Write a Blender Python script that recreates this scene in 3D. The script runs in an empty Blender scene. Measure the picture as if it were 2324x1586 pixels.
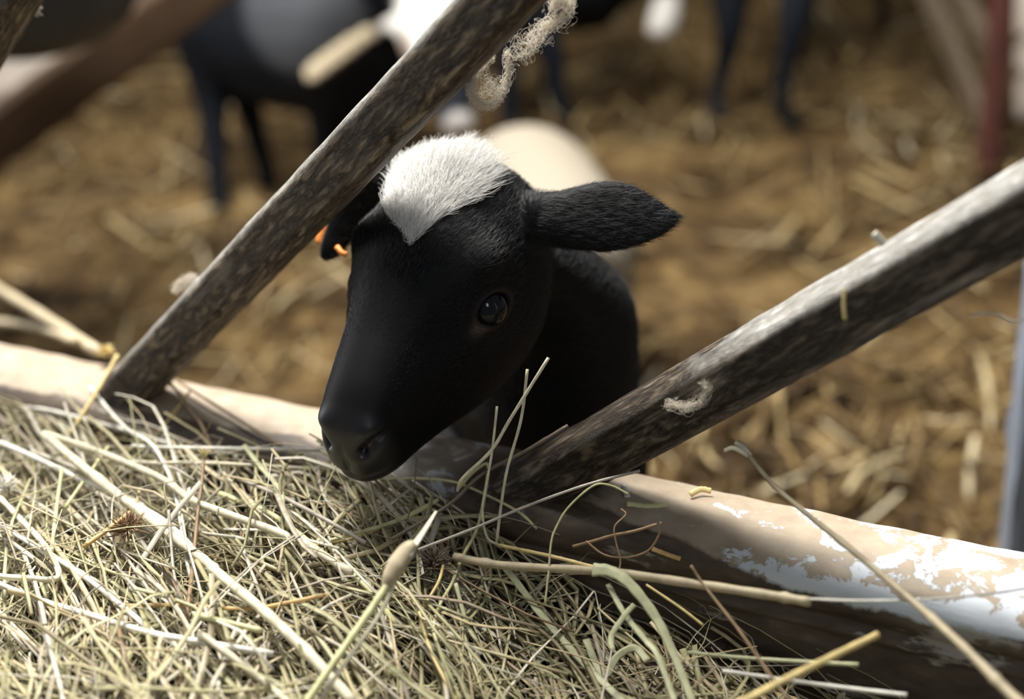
import bpy, bmesh, math, random
import numpy as np
from mathutils import Vector, Matrix

rng = np.random.default_rng(7)
random.seed(7)
scene = bpy.context.scene
COL = scene.collection

# ------------------------------------------------------------------ camera, world, lights, exposure
IMG_W, IMG_H, FPX = 2324, 1586, 3193.0
CAM = np.array([0.0, 0.0, 0.9])
PITCH, ROLL = math.radians(27.0), math.radians(5.063)
_U0 = np.array([0, math.sin(PITCH), math.cos(PITCH)])
_R0 = np.array([1.0, 0, 0])
CF = np.array([0, math.cos(PITCH), -math.sin(PITCH)])
CR = math.cos(ROLL) * _R0 - math.sin(ROLL) * _U0
CU = math.sin(ROLL) * _R0 + math.cos(ROLL) * _U0

cam_data = bpy.data.cameras.new('camera')
cam = bpy.data.objects.new('camera', cam_data)
COL.objects.link(cam)
cam.matrix_world = Matrix(((CR[0], CU[0], -CF[0], CAM[0]), (CR[1], CU[1], -CF[1], CAM[1]),
                           (CR[2], CU[2], -CF[2], CAM[2]), (0, 0, 0, 1)))
cam_data.sensor_fit = 'HORIZONTAL'
cam_data.sensor_width = 36.0
cam_data.lens = 36.0 * FPX / IMG_W
cam_data.clip_start = 0.02
cam_data.dof.use_dof = True
cam_data.dof.focus_distance = 0.705
cam_data.dof.aperture_fstop = (cam_data.lens / 1000) / 0.0150
scene.camera = cam

scene.view_settings.view_transform = 'Standard'
scene.view_settings.look = 'None'
scene.view_settings.exposure = 0.0
scene.view_settings.gamma = 1.0
scene.view_settings.use_curve_mapping = False

world = bpy.data.worlds.new('barn_daylight')
scene.world = world
world.use_nodes = True
wb = world.node_tree.nodes['Background']
wb.inputs[0].default_value = (0.86, 0.92, 1.0, 1)
wb.inputs[1].default_value = 0.17


def area(name, loc, target, size, power, color=(1, 1, 1), size_y=None):
    l = bpy.data.lights.new(name, 'AREA')
    l.energy = power
    l.color = color
    l.size = size
    if size_y:
        l.shape = 'RECTANGLE'
        l.size_y = size_y
    o = bpy.data.objects.new(name, l)
    COL.objects.link(o)
    o.location = loc
    o.rotation_euler = (Vector(target) - Vector(loc)).to_track_quat('-Z', 'Y').to_euler()
    return o


area('roof_skylight', (-0.27, 1.36, 2.35), (-0.02, 0.68, 0.5), 0.5, 132, (1.0, 0.97, 0.92), 0.9)
area('added_side_rim', (-2.3, 1.9, 1.3), (-0.1, 0.8, 0.5), 0.9, 26, (0.95, 0.97, 1.0), 1.4)  # added rim light for left edges and left straw, no known opening
area('added_front_fill', (0.5, -1.6, 2.3), (0.0, 0.7, 0.5), 0.5, 8, (0.92, 0.96, 1.0), 0.8)  # added front fill for eye highlights and nose sheen, source unseen
area('added_far_fill', (-1.3, 3.3, 2.6), (-0.4, 2.6, 0.2), 0.9, 34, (1.0, 0.95, 0.86))  # added fill over the background floor, source unseen


def at(px, py, d):
    return CAM + ((px - IMG_W / 2) / FPX * CR - (py - IMG_H / 2) / FPX * CU + CF) * d


def floor_at(px, py, z=0.0):
    v = at(px, py, 1.0) - CAM
    return CAM + v * ((z - CAM[2]) / v[2])


def project(P):
    v = np.asarray(P, float) - CAM
    d = v @ CF
    return np.stack([IMG_W / 2 + FPX * (v @ CR) / d, IMG_H / 2 - FPX * (v @ CU) / d], -1)


# the fence plane: origin A on the rail, u along the rail, n towards the feeder side
A = np.array([-0.34534759, 0.85532957, 0.0])
UU = np.array([0.86587654, -0.50025775, 0.0])
NN = np.array([-0.50025775, -0.86587654, 0.0])
ZZ = np.array([0, 0, 1.0])


def stz(s, t, z):
    return A + UU * s + NN * t + ZZ * z


RAIL_TOP, RAIL_BOT, RAIL_HALF = 0.490, 0.405, 0.032


# ------------------------------------------------------------------ object helpers
def tag(o, label=None, cat=None, group=None, kind=None):
    if label: o['label'] = label
    if cat: o['category'] = cat
    if group: o['group'] = group
    if kind: o['kind'] = kind
    return o


def link(o, parent=None):
    COL.objects.link(o)
    if parent is not None:
        o.parent = parent
        o.matrix_parent_inverse = Matrix.Translation(-Vector(parent.location))
    return o


def empty(name, loc):
    o = bpy.data.objects.new(name, None)
    o.location = loc
    o.empty_display_size = 0.02
    COL.objects.link(o)
    return o


def mesh_obj(name, V, Fc, mat, parent=None, smooth=True):
    me = bpy.data.meshes.new(name)
    me.from_pydata([tuple(v) for v in V], [], [tuple(f) for f in Fc])
    me.validate()
    if smooth:
        me.polygons.foreach_set('use_smooth', [True] * len(me.polygons))
    if mat: me.materials.append(mat)
    me.update()
    return link(bpy.data.objects.new(name, me), parent)


def fast_mesh(name, V, Q, mat, parent=None, smooth=True, tris=None):
    """V (n,3), Q (m,4) quads, tris (k,3)."""
    me = bpy.data.meshes.new(name)
    Q = np.asarray(Q, np.int32).reshape(-1, 4)
    T = np.asarray(tris, np.int32).reshape(-1, 3) if tris is not None else np.zeros((0, 3), np.int32)
    me.vertices.add(len(V))
    me.vertices.foreach_set('co', np.asarray(V, np.float32).ravel())
    me.loops.add(Q.size + T.size)
    me.loops.foreach_set('vertex_index', np.concatenate([Q.ravel(), T.ravel()]))
    me.polygons.add(len(Q) + len(T))
    starts = np.concatenate([np.arange(len(Q)) * 4, Q.size + np.arange(len(T)) * 3]).astype(np.int32)
    me.polygons.foreach_set('loop_start', starts)
    me.update(calc_edges=True)
    me.validate()
    if smooth:
        me.polygons.foreach_set('use_smooth', np.ones(len(me.polygons), bool))
    if mat: me.materials.append(mat)
    return link(bpy.data.objects.new(name, me), parent)


def norm(v):
    return v / np.maximum(np.linalg.norm(v, axis=-1, keepdims=True), 1e-12)


def sweep(P, r, S=6, flat=1.0, ref=None):
    """Tubes: P (N,K,3), r (N,K), flat scalar or (N,). Returns V,Q,T."""
    P = np.asarray(P, float)
    N, K, _ = P.shape
    r = np.broadcast_to(np.asarray(r, float), (N, K))
    t = norm(np.gradient(P, axis=1))
    if ref is None:
        ref = np.array([0, 0, 1.0]) + 0.01
    ref = np.broadcast_to(np.asarray(ref, float).reshape(-1, 1, 3), (N, K, 3))
    b = norm(np.cross(t, ref))
    nn = np.cross(b, t)
    flat = np.broadcast_to(np.asarray(flat, float), (N,)).reshape(N, 1, 1, 1)
    ang = np.arange(S) * 2 * np.pi / S
    V = (P[:, :, None] + r[:, :, None, None] * (np.cos(ang)[None, None, :, None] * b[:, :, None]
         + flat * np.sin(ang)[None, None, :, None] * nn[:, :, None])).reshape(-1, 3)
    i = np.arange(N)[:, None, None] * K * S
    k = np.arange(K - 1)[None, :, None] * S
    j = np.arange(S)[None, None, :]
    j2 = (j + 1) % S
    Q = np.stack([i + k + j, i + k + j2, i + k + S + j2, i + k + S + j], -1).reshape(-1, 4)
    base = np.arange(N)[:, None] * K * S
    T = []
    for m in range(1, S - 1):
        T.append(np.concatenate([base, base + m + 1, base + m], 1))
        e = base + (K - 1) * S
        T.append(np.concatenate([e, e + m, e + m + 1], 1))
    return V, Q, np.concatenate(T)


def catmull(P, n):
    P = np.asarray(P, float)
    if len(P) < 3:
        tt = np.linspace(0, 1, n)[:, None]
        return P[0] * (1 - tt) + P[-1] * tt
    X = np.concatenate([[2 * P[0] - P[1]], P, [2 * P[-1] - P[-2]]])
    out = []
    for q in np.linspace(0, len(P) - 1, n):
        i = min(int(q), len(P) - 2)
        f = q - i
        a, b, c, d = X[i], X[i + 1], X[i + 2], X[i + 3]
        out.append(0.5 * (2 * b + (c - a) * f + (2 * a - 5 * b + 4 * c - d) * f * f + (3 * b - a - 3 * c + d) * f ** 3))
    return np.array(out)


def loft(sections, n=40, S=36):
    """sections: rows (center, xdir, ydir, w, hu, hd, egg, power). Closed loft with rounded caps."""
    rows = []
    for c, x, y, w, hu, hd, egg, p in sections:
        rows.append(np.concatenate([c, x, y, [w, hu, hd, egg, p]]))
    R_ = catmull(np.array(rows), n)
    ang = np.arange(S) * 2 * np.pi / S
    V, Fc = [], []
    for row in R_:
        c, x, y = row[:3], norm(row[3:6]), norm(row[6:9])
        w, hu, hd, egg, p = row[9:]
        ca, sa = np.cos(ang), np.sin(ang)
        e = 2.0 / max(p, 1.2)
        X = np.sign(ca) * np.abs(ca) ** e * w
        Y = np.sign(sa) * np.abs(sa) ** e
        X = X * (1 + egg * Y)
        Y = np.where(Y > 0, Y * hu, Y * hd)
        V.extend(c + X[:, None] * x + Y[:, None] * y)
    for k in range(n - 1):
        for j in range(S):
            a, b = k * S + j, k * S + (j + 1) % S
            Fc.append((a, b, b + S, a + S))
    Fc.append(tuple(range(S))[::-1])
    Fc.append(tuple((n - 1) * S + j for j in range(S)))
    return V, Fc


def chain(pts, radii, n=24, S=20, up=(0, 0, 1), flat=1.0):
    P = catmull(pts, n)
    r = catmull(np.asarray(radii, float)[:, None], n)[:, 0]
    V, Q, T = sweep(P[None], r[None], S, flat, ref=np.array([up], float))
    return list(V), [tuple(q) for q in Q] + [tuple(t) for t in T]


def fuse(name, lofts, voxel, smooth_it, mat, parent=None):
    """Join closed lofts into ONE continuous surface."""
    V, Fc = [], []
    for v, fcs in lofts:
        o = len(V)
        V.extend(v)
        Fc.extend([tuple(i + o for i in fc) for fc in fcs])
    me = bpy.data.meshes.new('fuse')
    me.from_pydata([tuple(v) for v in V], [], Fc)
    bm = bmesh.new()
    bm.from_mesh(me)
    bmesh.ops.recalc_face_normals(bm, faces=bm.faces)
    bm.to_mesh(me)
    bm.free()
    tmp = bpy.data.objects.new('fuse', me)
    COL.objects.link(tmp)
    m = tmp.modifiers.new('r', 'REMESH')
    m.mode = 'VOXEL'
    m.voxel_size = voxel
    s = tmp.modifiers.new('s', 'SMOOTH')
    s.iterations = smooth_it
    s.factor = 0.5
    dg = bpy.context.evaluated_depsgraph_get()
    out = bpy.data.meshes.new_from_object(tmp.evaluated_get(dg))
    bpy.data.objects.remove(tmp)
    out.name = name
    out.materials.clear()
    out.materials.append(mat)
    out.polygons.foreach_set('use_smooth', np.ones(len(out.polygons), bool))
    return link(bpy.data.objects.new(name, out), parent)


def get_co(me):
    a = np.empty(len(me.vertices) * 3, np.float32)
    me.vertices.foreach_get('co', a)
    return a.reshape(-1, 3).astype(float)


def set_co(me, V):
    me.vertices.foreach_set('co', np.asarray(V, np.float32).ravel())
    me.update()


def get_no(me):
    a = np.empty(len(me.vertices) * 3, np.float32)
    me.vertex_normals.foreach_get('vector', a)
    return a.reshape(-1, 3).astype(float)


def hair(name, P, r0, r1, mat, parent=None):
    """Strands P (N,K,3) as one hair-curves object, root radius r0, tip r1."""
    P = np.asarray(P, np.float32)
    N, K, _ = P.shape
    hc = bpy.data.hair_curves.new(name)
    hc.add_curves([K] * N)
    hc.attributes['position'].data.foreach_set('vector', P.ravel())
    ra = hc.attributes.get('radius') or hc.attributes.new('radius', 'FLOAT', 'POINT')
    rr = np.linspace(0, 1, K)[None] * np.ones((N, 1))
    r0 = np.broadcast_to(np.asarray(r0, float).reshape(-1, 1), (N, 1))
    ra.data.foreach_set('value', (r0 * (1 - rr) + r1 * rr).astype(np.float32).ravel())
    hc.materials.append(mat)
    return link(bpy.data.objects.new(name, hc), parent)


# ------------------------------------------------------------------ materials
class NT:
    def __init__(self, name):
        self.m = bpy.data.materials.new(name)
        self.m.use_nodes = True
        self.t = self.m.node_tree
        self.b = self.t.nodes['Principled BSDF']

    def n(self, typ, **kw):
        nd = self.t.nodes.new(typ)
        for k, v in kw.items():
            if k in nd.inputs.keys():
                nd.inputs[k].default_value = v
            else:
                setattr(nd, k, v)
        return nd

    def l(self, a, b):
        self.t.links.new(a, b)

    def ramp(self, fac, stops, interp='LINEAR'):
        r = self.t.nodes.new('ShaderNodeValToRGB')
        r.color_ramp.interpolation = interp
        els = r.color_ramp.elements
        els[0].position, els[0].color = stops[0][0], (*stops[0][1], 1)
        els[1].position, els[1].color = stops[-1][0], (*stops[-1][1], 1)
        for p, c in stops[1:-1]:
            e = els.new(p)
            e.color = (*c, 1)
        self.l(fac, r.inputs[0])
        return r.outputs[0]

    def noise(self, scale, detail=4, rough=0.55, vec=None, dist=0.0):
        nd = self.n('ShaderNodeTexNoise', Scale=scale, Detail=detail, Roughness=rough, Distortion=dist)
        if vec is not None: self.l(vec, nd.inputs['Vector'])
        return nd.outputs[0]

    def mix(self, fac, a, b):
        nd = self.t.nodes.new('ShaderNodeMix')
        nd.data_type = 'RGBA'
        for s, v in ((nd.inputs[0], fac), (nd.inputs[6], a), (nd.inputs[7], b)):
            if hasattr(v, 'is_output'):
                self.l(v, s)
            elif isinstance(v, (int, float)):
                s.default_value = v
            else:
                s.default_value = (*v, 1)
        return nd.outputs[2]

    def math(self, op, a, b=0.0, clamp=False):
        nd = self.t.nodes.new('ShaderNodeMath')
        nd.operation = op
        nd.use_clamp = clamp
        for s, v in ((nd.inputs[0], a), (nd.inputs[1], b)):
            if hasattr(v, 'is_output'):
                self.l(v, s)
            else:
                s.default_value = v
        return nd.outputs[0]

    def bump(self, h, strength, dist):
        nd = self.n('ShaderNodeBump', Strength=strength, Distance=dist)
        self.l(h, nd.inputs['Height'])
        self.l(nd.outputs[0], self.b.inputs['Normal'])
        return nd

    def color(self, c):
        if hasattr(c, 'is_output'):
            self.l(c, self.b.inputs['Base Color'])
        else:
            self.b.inputs['Base Color'].default_value = (*c, 1)

    def set(self, **kw):
        for k, v in kw.items():
            self.b.inputs[k.replace('_', ' ')].default_value = v
        return self


def plain(name, c, rough=0.7, spec=0.3, var=0.0, scale=40):
    k = NT(name)
    if var:
        f = k.noise(scale)
        k.color(k.ramp(f, [(0.3, tuple(x * (1 - var) for x in c)), (0.7, tuple(min(1, x * (1 + var)) for x in c))]))
    else:
        k.color(c)
    k.set(Roughness=rough, Specular_IOR_Level=spec)
    return k.m


def stalk_mat(name, stops, rough=0.55):
    """Each separate stalk of a mesh takes a colour of its own."""
    k = NT(name)
    g = k.n('ShaderNodeNewGeometry')
    c = k.ramp(g.outputs['Random Per Island'], stops)
    tc = k.n('ShaderNodeTexCoord')
    nz = k.noise(180, 3, 0.6, tc.outputs['Object'])
    v = k.ramp(nz, [(0.3, (0.72, 0.7, 0.66)), (0.7, (1, 1, 1))])
    mx = k.t.nodes.new('ShaderNodeMix')
    mx.data_type = 'RGBA'
    mx.blend_type = 'MULTIPLY'
    mx.inputs[0].default_value = 1
    k.l(c, mx.inputs[6])
    k.l(v, mx.inputs[7])
    k.color(mx.outputs[2])
    k.set(Roughness=rough, Specular_IOR_Level=0.35)
    return k.m


M_HAY = stalk_mat('hay_stalks', [(0.0, (0.22, 0.18, 0.10)), (0.18, (0.37, 0.35, 0.19)), (0.4, (0.47, 0.44, 0.26)),
                                 (0.6, (0.56, 0.46, 0.27)), (0.8, (0.52, 0.47, 0.37)), (0.93, (0.70, 0.66, 0.54)), (1.0, (0.22, 0.14, 0.07))], 0.45)
M_LITTER = stalk_mat('straw_litter', [(0.0, (0.05, 0.028, 0.011)), (0.4, (0.16, 0.10, 0.040)), (0.75, (0.33, 0.225, 0.095)), (0.92, (0.56, 0.43, 0.21)), (1.0, (0.74, 0.66, 0.46))], 0.6)


def straw_color(name, c, rough=0.5):
    k = NT(name)
    tc = k.n('ShaderNodeTexCoord')
    nz = k.noise(120, 4, 0.6, tc.outputs['Object'])
    k.color(k.ramp(nz, [(0.3, tuple(x * 0.68 for x in c)), (0.55, c), (0.8, tuple(min(1, x * 1.15) for x in c))]))
    k.set(Roughness=rough, Specular_IOR_Level=0.4)
    return k.m


SC = {
    'pale': straw_color('pale_straw', (0.72, 0.66, 0.48)),
    'white': straw_color('bleached_straw', (0.78, 0.75, 0.66)),
    'yellow': straw_color('yellow_straw', (0.70, 0.55, 0.24)),
    'green': straw_color('green_hay', (0.50, 0.50, 0.30)),
    'lime': straw_color('yellow_green_hay', (0.62, 0.60, 0.32)),
    'brown': straw_color('brown_stem', (0.30, 0.20, 0.11)),
    'dark': straw_color('dark_stem', (0.15, 0.115, 0.085)),
    'orange': straw_color('orange_stem', (0.58, 0.38, 0.15)),
    'tan': straw_color('tan_stem', (0.46, 0.385, 0.25)),
    'grey': straw_color('grey_stem', (0.44, 0.39, 0.33)),
}


def rail_mat():
    """Galvanised rail: brown grime on the sides, tan dust and worn white zinc on the top."""
    k = NT('grimy_rail')
    tc = k.n('ShaderNodeTexCoord')
    o = tc.outputs['Object']
    sep = k.n('ShaderNodeSeparateXYZ')
    k.l(o, sep.inputs[0])
    # front grime
    mp = k.n('ShaderNodeMapping')
    mp.inputs['Scale'].default_value = (0.35, 1, 1)
    k.l(o, mp.inputs[0])
    ov = mp.outputs[0]
    n1 = k.noise(38, 8, 0.62, ov)
    grime = k.ramp(k.noise(90, 6, 0.6, ov), [(0.3, (0.040, 0.028, 0.020)), (0.55, (0.095, 0.070, 0.050)), (0.8, (0.18, 0.14, 0.105))])
    scrape = k.ramp(n1, [(0.60, (0, 0, 0)), (0.64, (1, 1, 1))])
    front = k.mix(k.math('MULTIPLY', scrape, 0.75), grime, (0.42, 0.38, 0.33))
    # top dust and worn zinc: more zinc towards +x
    dust = k.ramp(k.noise(60, 5, 0.6, o), [(0.3, (0.30, 0.235, 0.165)), (0.7, (0.42, 0.345, 0.255))])
    zn = k.noise(55, 10, 0.70, o, 0.5)
    def maprange(v, a, b, c=0.0, d=1.0):
        nd = k.n('ShaderNodeMapRange')
        k.l(v, nd.inputs['Value'])
        for nm, x in (('From Min', a), ('From Max', b), ('To Min', c), ('To Max', d)):
            nd.inputs[nm].default_value = x
        return nd.outputs[0]
    # q runs over the profile from the back edge to the bottom of the front face
    qq = k.math('ADD', sep.outputs[1], k.math('SUBTRACT', RAIL_TOP, sep.outputs[2]))
    qn = k.math('ADD', qq, k.math('MULTIPLY', k.math('SUBTRACT', k.noise(40, 7, 0.62, o), 0.5), 0.016))
    qb = k.math('ADD', maprange(sep.outputs[0], 0.44, 0.56, 0.014, 0.044), maprange(sep.outputs[0], 0.02, 0.25, 0.012, 0.0))
    dq = k.math('SUBTRACT', qb, qn)
    edge = k.math('MULTIPLY', maprange(dq, 0.016, 0.004), maprange(sep.outputs[0], 0.50, 0.58))
    along = k.math('ADD', k.math('MULTIPLY', maprange(sep.outputs[0], 0.43, 0.63), 0.24), -0.165)
    along = k.math('ADD', along, k.math('MULTIPLY', edge, 0.22))
    m1 = k.math('ADD', zn, along)
    zmask = k.ramp(m1, [(0.53, (0, 0, 0)), (0.56, (1, 1, 1))])
    top = k.mix(zmask, dust, (0.60, 0.64, 0.68))
    # stained stretch: brown rust over blue-grey zinc, darkened to paint the lamb's shade
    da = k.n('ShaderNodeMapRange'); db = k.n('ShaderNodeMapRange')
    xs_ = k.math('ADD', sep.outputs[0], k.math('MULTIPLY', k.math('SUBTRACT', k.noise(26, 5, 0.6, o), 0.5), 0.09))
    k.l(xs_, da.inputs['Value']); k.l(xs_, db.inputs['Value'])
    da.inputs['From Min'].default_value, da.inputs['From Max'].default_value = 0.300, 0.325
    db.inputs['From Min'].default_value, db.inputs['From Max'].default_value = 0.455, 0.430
    stain_shade = k.ramp(k.noise(48, 8, 0.66, o, 0.8), [(0.38, (0.20, 0.225, 0.26)), (0.44, (0.058, 0.040, 0.026)), (0.56, (0.030, 0.020, 0.013)), (0.68, (0.12, 0.09, 0.062))])
    # zinc worn edge: bluish band along the front corner at +x
    c0 = k.mix(maprange(dq, -0.001, 0.002), front, top)
    c0 = k.mix(k.math('MULTIPLY', k.math('MULTIPLY', da.outputs[0], db.outputs[0]), maprange(qn, 0.040, 0.032)), c0, stain_shade)
    k.color(c0)
    k.set(Roughness=0.55, Specular_IOR_Level=0.45)
    k.bump(k.math('ADD', n1, k.math('MULTIPLY', zmask, 0.15)), 0.45, 0.003)
    return k.m


def bar_mat(name='grimy_bar', dk=1.0, x0=0.02):
    """Slanted bar: caked brown dirt with lengthwise cracks and pale scrapes, grey dust on the upper edge (local z)."""
    k = NT(name)
    D = lambda *c: tuple(v * dk for v in c)
    tc = k.n('ShaderNodeTexCoord')
    o = tc.outputs['Object']
    mp = k.n('ShaderNodeMapping')
    mp.inputs['Scale'].default_value = (0.24, 1, 1)
    k.l(o, mp.inputs[0])
    ov = mp.outputs[0]
    crack = k.n('ShaderNodeTexNoise', Scale=150.0, Detail=7, Roughness=0.65, Distortion=0.35)
    k.l(ov, crack.inputs['Vector'])
    ridge = k.math('MULTIPLY', k.math('ABSOLUTE', k.math('SUBTRACT', crack.outputs[0], 0.5)), 9.0, True)
    body_n = k.noise(320, 7, 0.65, ov)
    cr = k.math('ADD', k.math('MULTIPLY', ridge, 0.45), k.math('MULTIPLY', body_n, 0.6))
    base = k.ramp(cr, [(0.26, D(0.018, 0.012, 0.008)), (0.42, D(0.075, 0.054, 0.036)), (0.62, D(0.15, 0.113, 0.078)), (0.85, D(0.25, 0.20, 0.145))])
    s1 = k.n('ShaderNodeTexNoise', Scale=75.0, Detail=5, Roughness=0.6, Distortion=0.3)
    mp2 = k.n('ShaderNodeMapping')
    mp2.inputs['Scale'].default_value = (0.11, 1, 1)
    k.l(o, mp2.inputs[0])
    k.l(mp2.outputs[0], s1.inputs['Vector'])
    scr = k.ramp(s1.outputs[0], [(0.61, (0, 0, 0)), (0.66, (1, 1, 1))])
    c = k.mix(k.math('MULTIPLY', scr, 0.8), base, (0.36, 0.31, 0.25))
    sep = k.n('ShaderNodeSeparateXYZ')
    k.l(o, sep.inputs[0])
    h = k.math('ADD', sep.outputs[2], k.math('MULTIPLY', k.math('SUBTRACT', k.noise(120, 5, 0.6, o), 0.5), 0.004))
    mr = k.n('ShaderNodeMapRange')
    mr.inputs['From Min'].default_value = 0.0105
    mr.inputs['From Max'].default_value = 0.0135
    k.l(h, mr.inputs['Value'])
    top = k.ramp(k.noise(160, 5, 0.6, o), [(0.35, (0.42, 0.39, 0.34)), (0.65, (0.62, 0.61, 0.58))])
    mx_ = k.n('ShaderNodeMapRange')
    mx_.inputs['From Min'].default_value, mx_.inputs['From Max'].default_value = x0, x0 + 0.05
    k.l(k.math('ADD', sep.outputs[0], k.math('MULTIPLY', k.math('SUBTRACT', k.noise(70, 6, 0.6, o), 0.5), 0.12)), mx_.inputs['Value'])
    k.color(k.mix(k.math('MULTIPLY', mr.outputs[0], mx_.outputs[0]), c, top))
    k.set(Roughness=0.62, Specular_IOR_Level=0.4)
    k.bump(cr, 1.0, 0.004)
    return k.m


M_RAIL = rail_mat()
M_BAR = bar_mat('grimy_bar', 1.4)
M_BAR_DARK = bar_mat('dark_grimy_bar', 0.75, 0.16)


def coat_mat(name, c, rough=0.6, spec=0.25, sheen=0.0):
    k = NT(name)
    k.color(c)
    k.set(Roughness=rough, Specular_IOR_Level=spec, Sheen_Weight=sheen, Sheen_Roughness=0.4)
    return k.m


M_BLACK_HAIR = coat_mat('black_hair', (0.0045, 0.0045, 0.0055), 0.42, 0.45)
M_WHITE_HAIR = NT('white_hair')
_hi = M_WHITE_HAIR.n('ShaderNodeHairInfo')
M_WHITE_HAIR.color(M_WHITE_HAIR.ramp(_hi.outputs['Random'], [(0.0, (0.42, 0.40, 0.37)), (0.5, (0.70, 0.69, 0.66)), (1.0, (0.84, 0.83, 0.81))]))
M_WHITE_HAIR.set(Roughness=0.5, Specular_IOR_Level=0.3)
M_WHITE_HAIR = M_WHITE_HAIR.m
M_WOOL = coat_mat('grey_wool', (0.70, 0.64, 0.54), 0.7, 0.2)


def lamb_mat():
    k = NT('black_lamb_coat')
    at_ = k.n('ShaderNodeAttribute', attribute_name='mark')
    sp = k.n('ShaderNodeSeparateColor')
    k.l(at_.outputs['Color'], sp.inputs[0])
    c = k.mix(sp.outputs[0], (0.0035, 0.0035, 0.0042), (0.36, 0.35, 0.33))
    c = k.mix(sp.outputs[1], c, (0.10, 0.066, 0.05))
    c = k.mix(sp.outputs[2], c, (0.009, 0.009, 0.012))
    k.color(c)
    rr = k.n('ShaderNodeMapRange')
    rr.inputs['To Min'].default_value, rr.inputs['To Max'].default_value = 0.55, 0.36
    k.l(sp.outputs[2], rr.inputs['Value'])
    k.l(rr.outputs[0], k.b.inputs['Roughness'])
    ss = k.n('ShaderNodeMapRange')
    ss.inputs['To Min'].default_value, ss.inputs['To Max'].default_value = 0.12, 0.5
    k.l(sp.outputs[2], ss.inputs['Value'])
    k.l(ss.outputs[0], k.b.inputs['Specular IOR Level'])
    tc = k.n('ShaderNodeTexCoord')
    k.bump(k.noise(1500, 2, 0.5, tc.outputs['Object']), 0.06, 0.0005)
    return k.m


def sheep_mat():
    k = NT('sheep_coat')
    at_ = k.n('ShaderNodeAttribute', attribute_name='mark')
    k.color(at_.outputs['Color'])
    k.set(Roughness=0.75, Specular_IOR_Level=0.2)
    tc = k.n('ShaderNodeTexCoord')
    k.bump(k.noise(120, 5, 0.6, tc.outputs['Object']), 0.5, 0.01)
    return k.m


M_LAMB = lamb_mat()
M_SHEEP = sheep_mat()
M_EYE = NT('dark_eye').set(Roughness=0.04, Specular_IOR_Level=0.5, IOR=1.38)
M_EYE.color((0.004, 0.005, 0.008))
M_EYE = M_EYE.m


def relax(me, V, w, it):
    ed = np.empty(len(me.edges) * 2, np.int32)
    me.edges.foreach_get('vertices', ed)
    ed = ed.reshape(-1, 2)
    deg = np.bincount(ed.ravel(), minlength=len(V)).astype(float)[:, None]
    for _ in range(it):
        acc = np.stack([np.bincount(ed[:, 0], V[ed[:, 1], k], len(V)) + np.bincount(ed[:, 1], V[ed[:, 0], k], len(V)) for k in range(3)], -1)
        V = V + (acc / np.maximum(deg, 1) - V) * 0.5 * w[:, None]
    return V


def set_mark(me, rgb):
    ca = me.color_attributes.new('mark', 'FLOAT_COLOR', 'POINT')
    ca.data.foreach_set('color', np.concatenate([rgb, np.ones((len(rgb), 1))], 1).astype(np.float32).ravel())


# ------------------------------------------------------------------ the barn
def floor_mat():
    k = NT('trodden_straw')
    tc = k.n('ShaderNodeTexCoord')
    o = tc.outputs['Object']
    big = k.noise(4.5, 3, 0.55, o)
    fine = k.noise(22, 6, 0.65, o)
    f = k.math('ADD', k.math('MULTIPLY', big, 0.55), k.math('MULTIPLY', fine, 0.45))
    k.color(k.ramp(f, [(0.40, (0.028, 0.017, 0.008)), (0.5, (0.12, 0.074, 0.030)), (0.62, (0.30, 0.20, 0.083))]))
    k.set(Roughness=0.85, Specular_IOR_Level=0.15)
    k.bump(fine, 0.8, 0.03)
    return k.m


def box(name, lo, hi, mat, parent=None, bevel=0.0):
    bm = bmesh.new()
    bmesh.ops.create_cube(bm, size=1.0)
    lo, hi = np.array(lo), np.array(hi)
    for v in bm.verts:
        v.co = Vector(lo + (np.array(v.co) + 0.5) * (hi - lo))
    if bevel:
        bmesh.ops.bevel(bm, geom=list(bm.edges), offset=bevel, segments=3, affect='EDGES', profile=0.5)
    me = bpy.data.meshes.new(name)
    bm.to_mesh(me)
    bm.free()
    me.materials.append(mat)
    return link(bpy.data.objects.new(name, me), parent)


gx, gy = np.meshgrid(np.linspace(-3.2, 3.2, 90), np.linspace(-0.8, 6.2, 96), indexing='ij')
gz = 0.012 * np.sin(gx * 7 + 1.3) * np.cos(gy * 6) + 0.010 * np.sin(gx * 17 + gy * 13)
gz = np.minimum(gz, 0.015) - 0.012
nx_, ny_ = gx.shape
V = np.stack([gx, gy, gz], -1).reshape(-1, 3)
ii = (np.arange(nx_ - 1)[:, None] * ny_ + np.arange(ny_ - 1)[None]).ravel()
fl = fast_mesh('floor', V, np.stack([ii, ii + ny_, ii + ny_ + 1, ii + 1], -1), floor_mat())
tag(fl, 'barn floor of trodden brown straw', 'floor', kind='structure')


def boards_mat():
    k = NT('dark_barn_boards')
    tc = k.n('ShaderNodeTexCoord')
    w = k.n('ShaderNodeTexWave', Scale=3.0, Distortion=0.4, Detail=2.0)
    k.l(tc.outputs['Object'], w.inputs['Vector'])
    k.color(k.ramp(w.outputs['Color'], [(0.0, (0.015, 0.011, 0.008)), (0.15, (0.05, 0.036, 0.026)), (1.0, (0.075, 0.054, 0.038))]))
    k.set(Roughness=0.8)
    return k.m


tag(box('wall_back', (-3.2, 6.2, -0.05), (3.2, 6.3, 2.8), boards_mat()), 'dark boarded wall at the end of the barn', 'wall', kind='structure')

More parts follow.
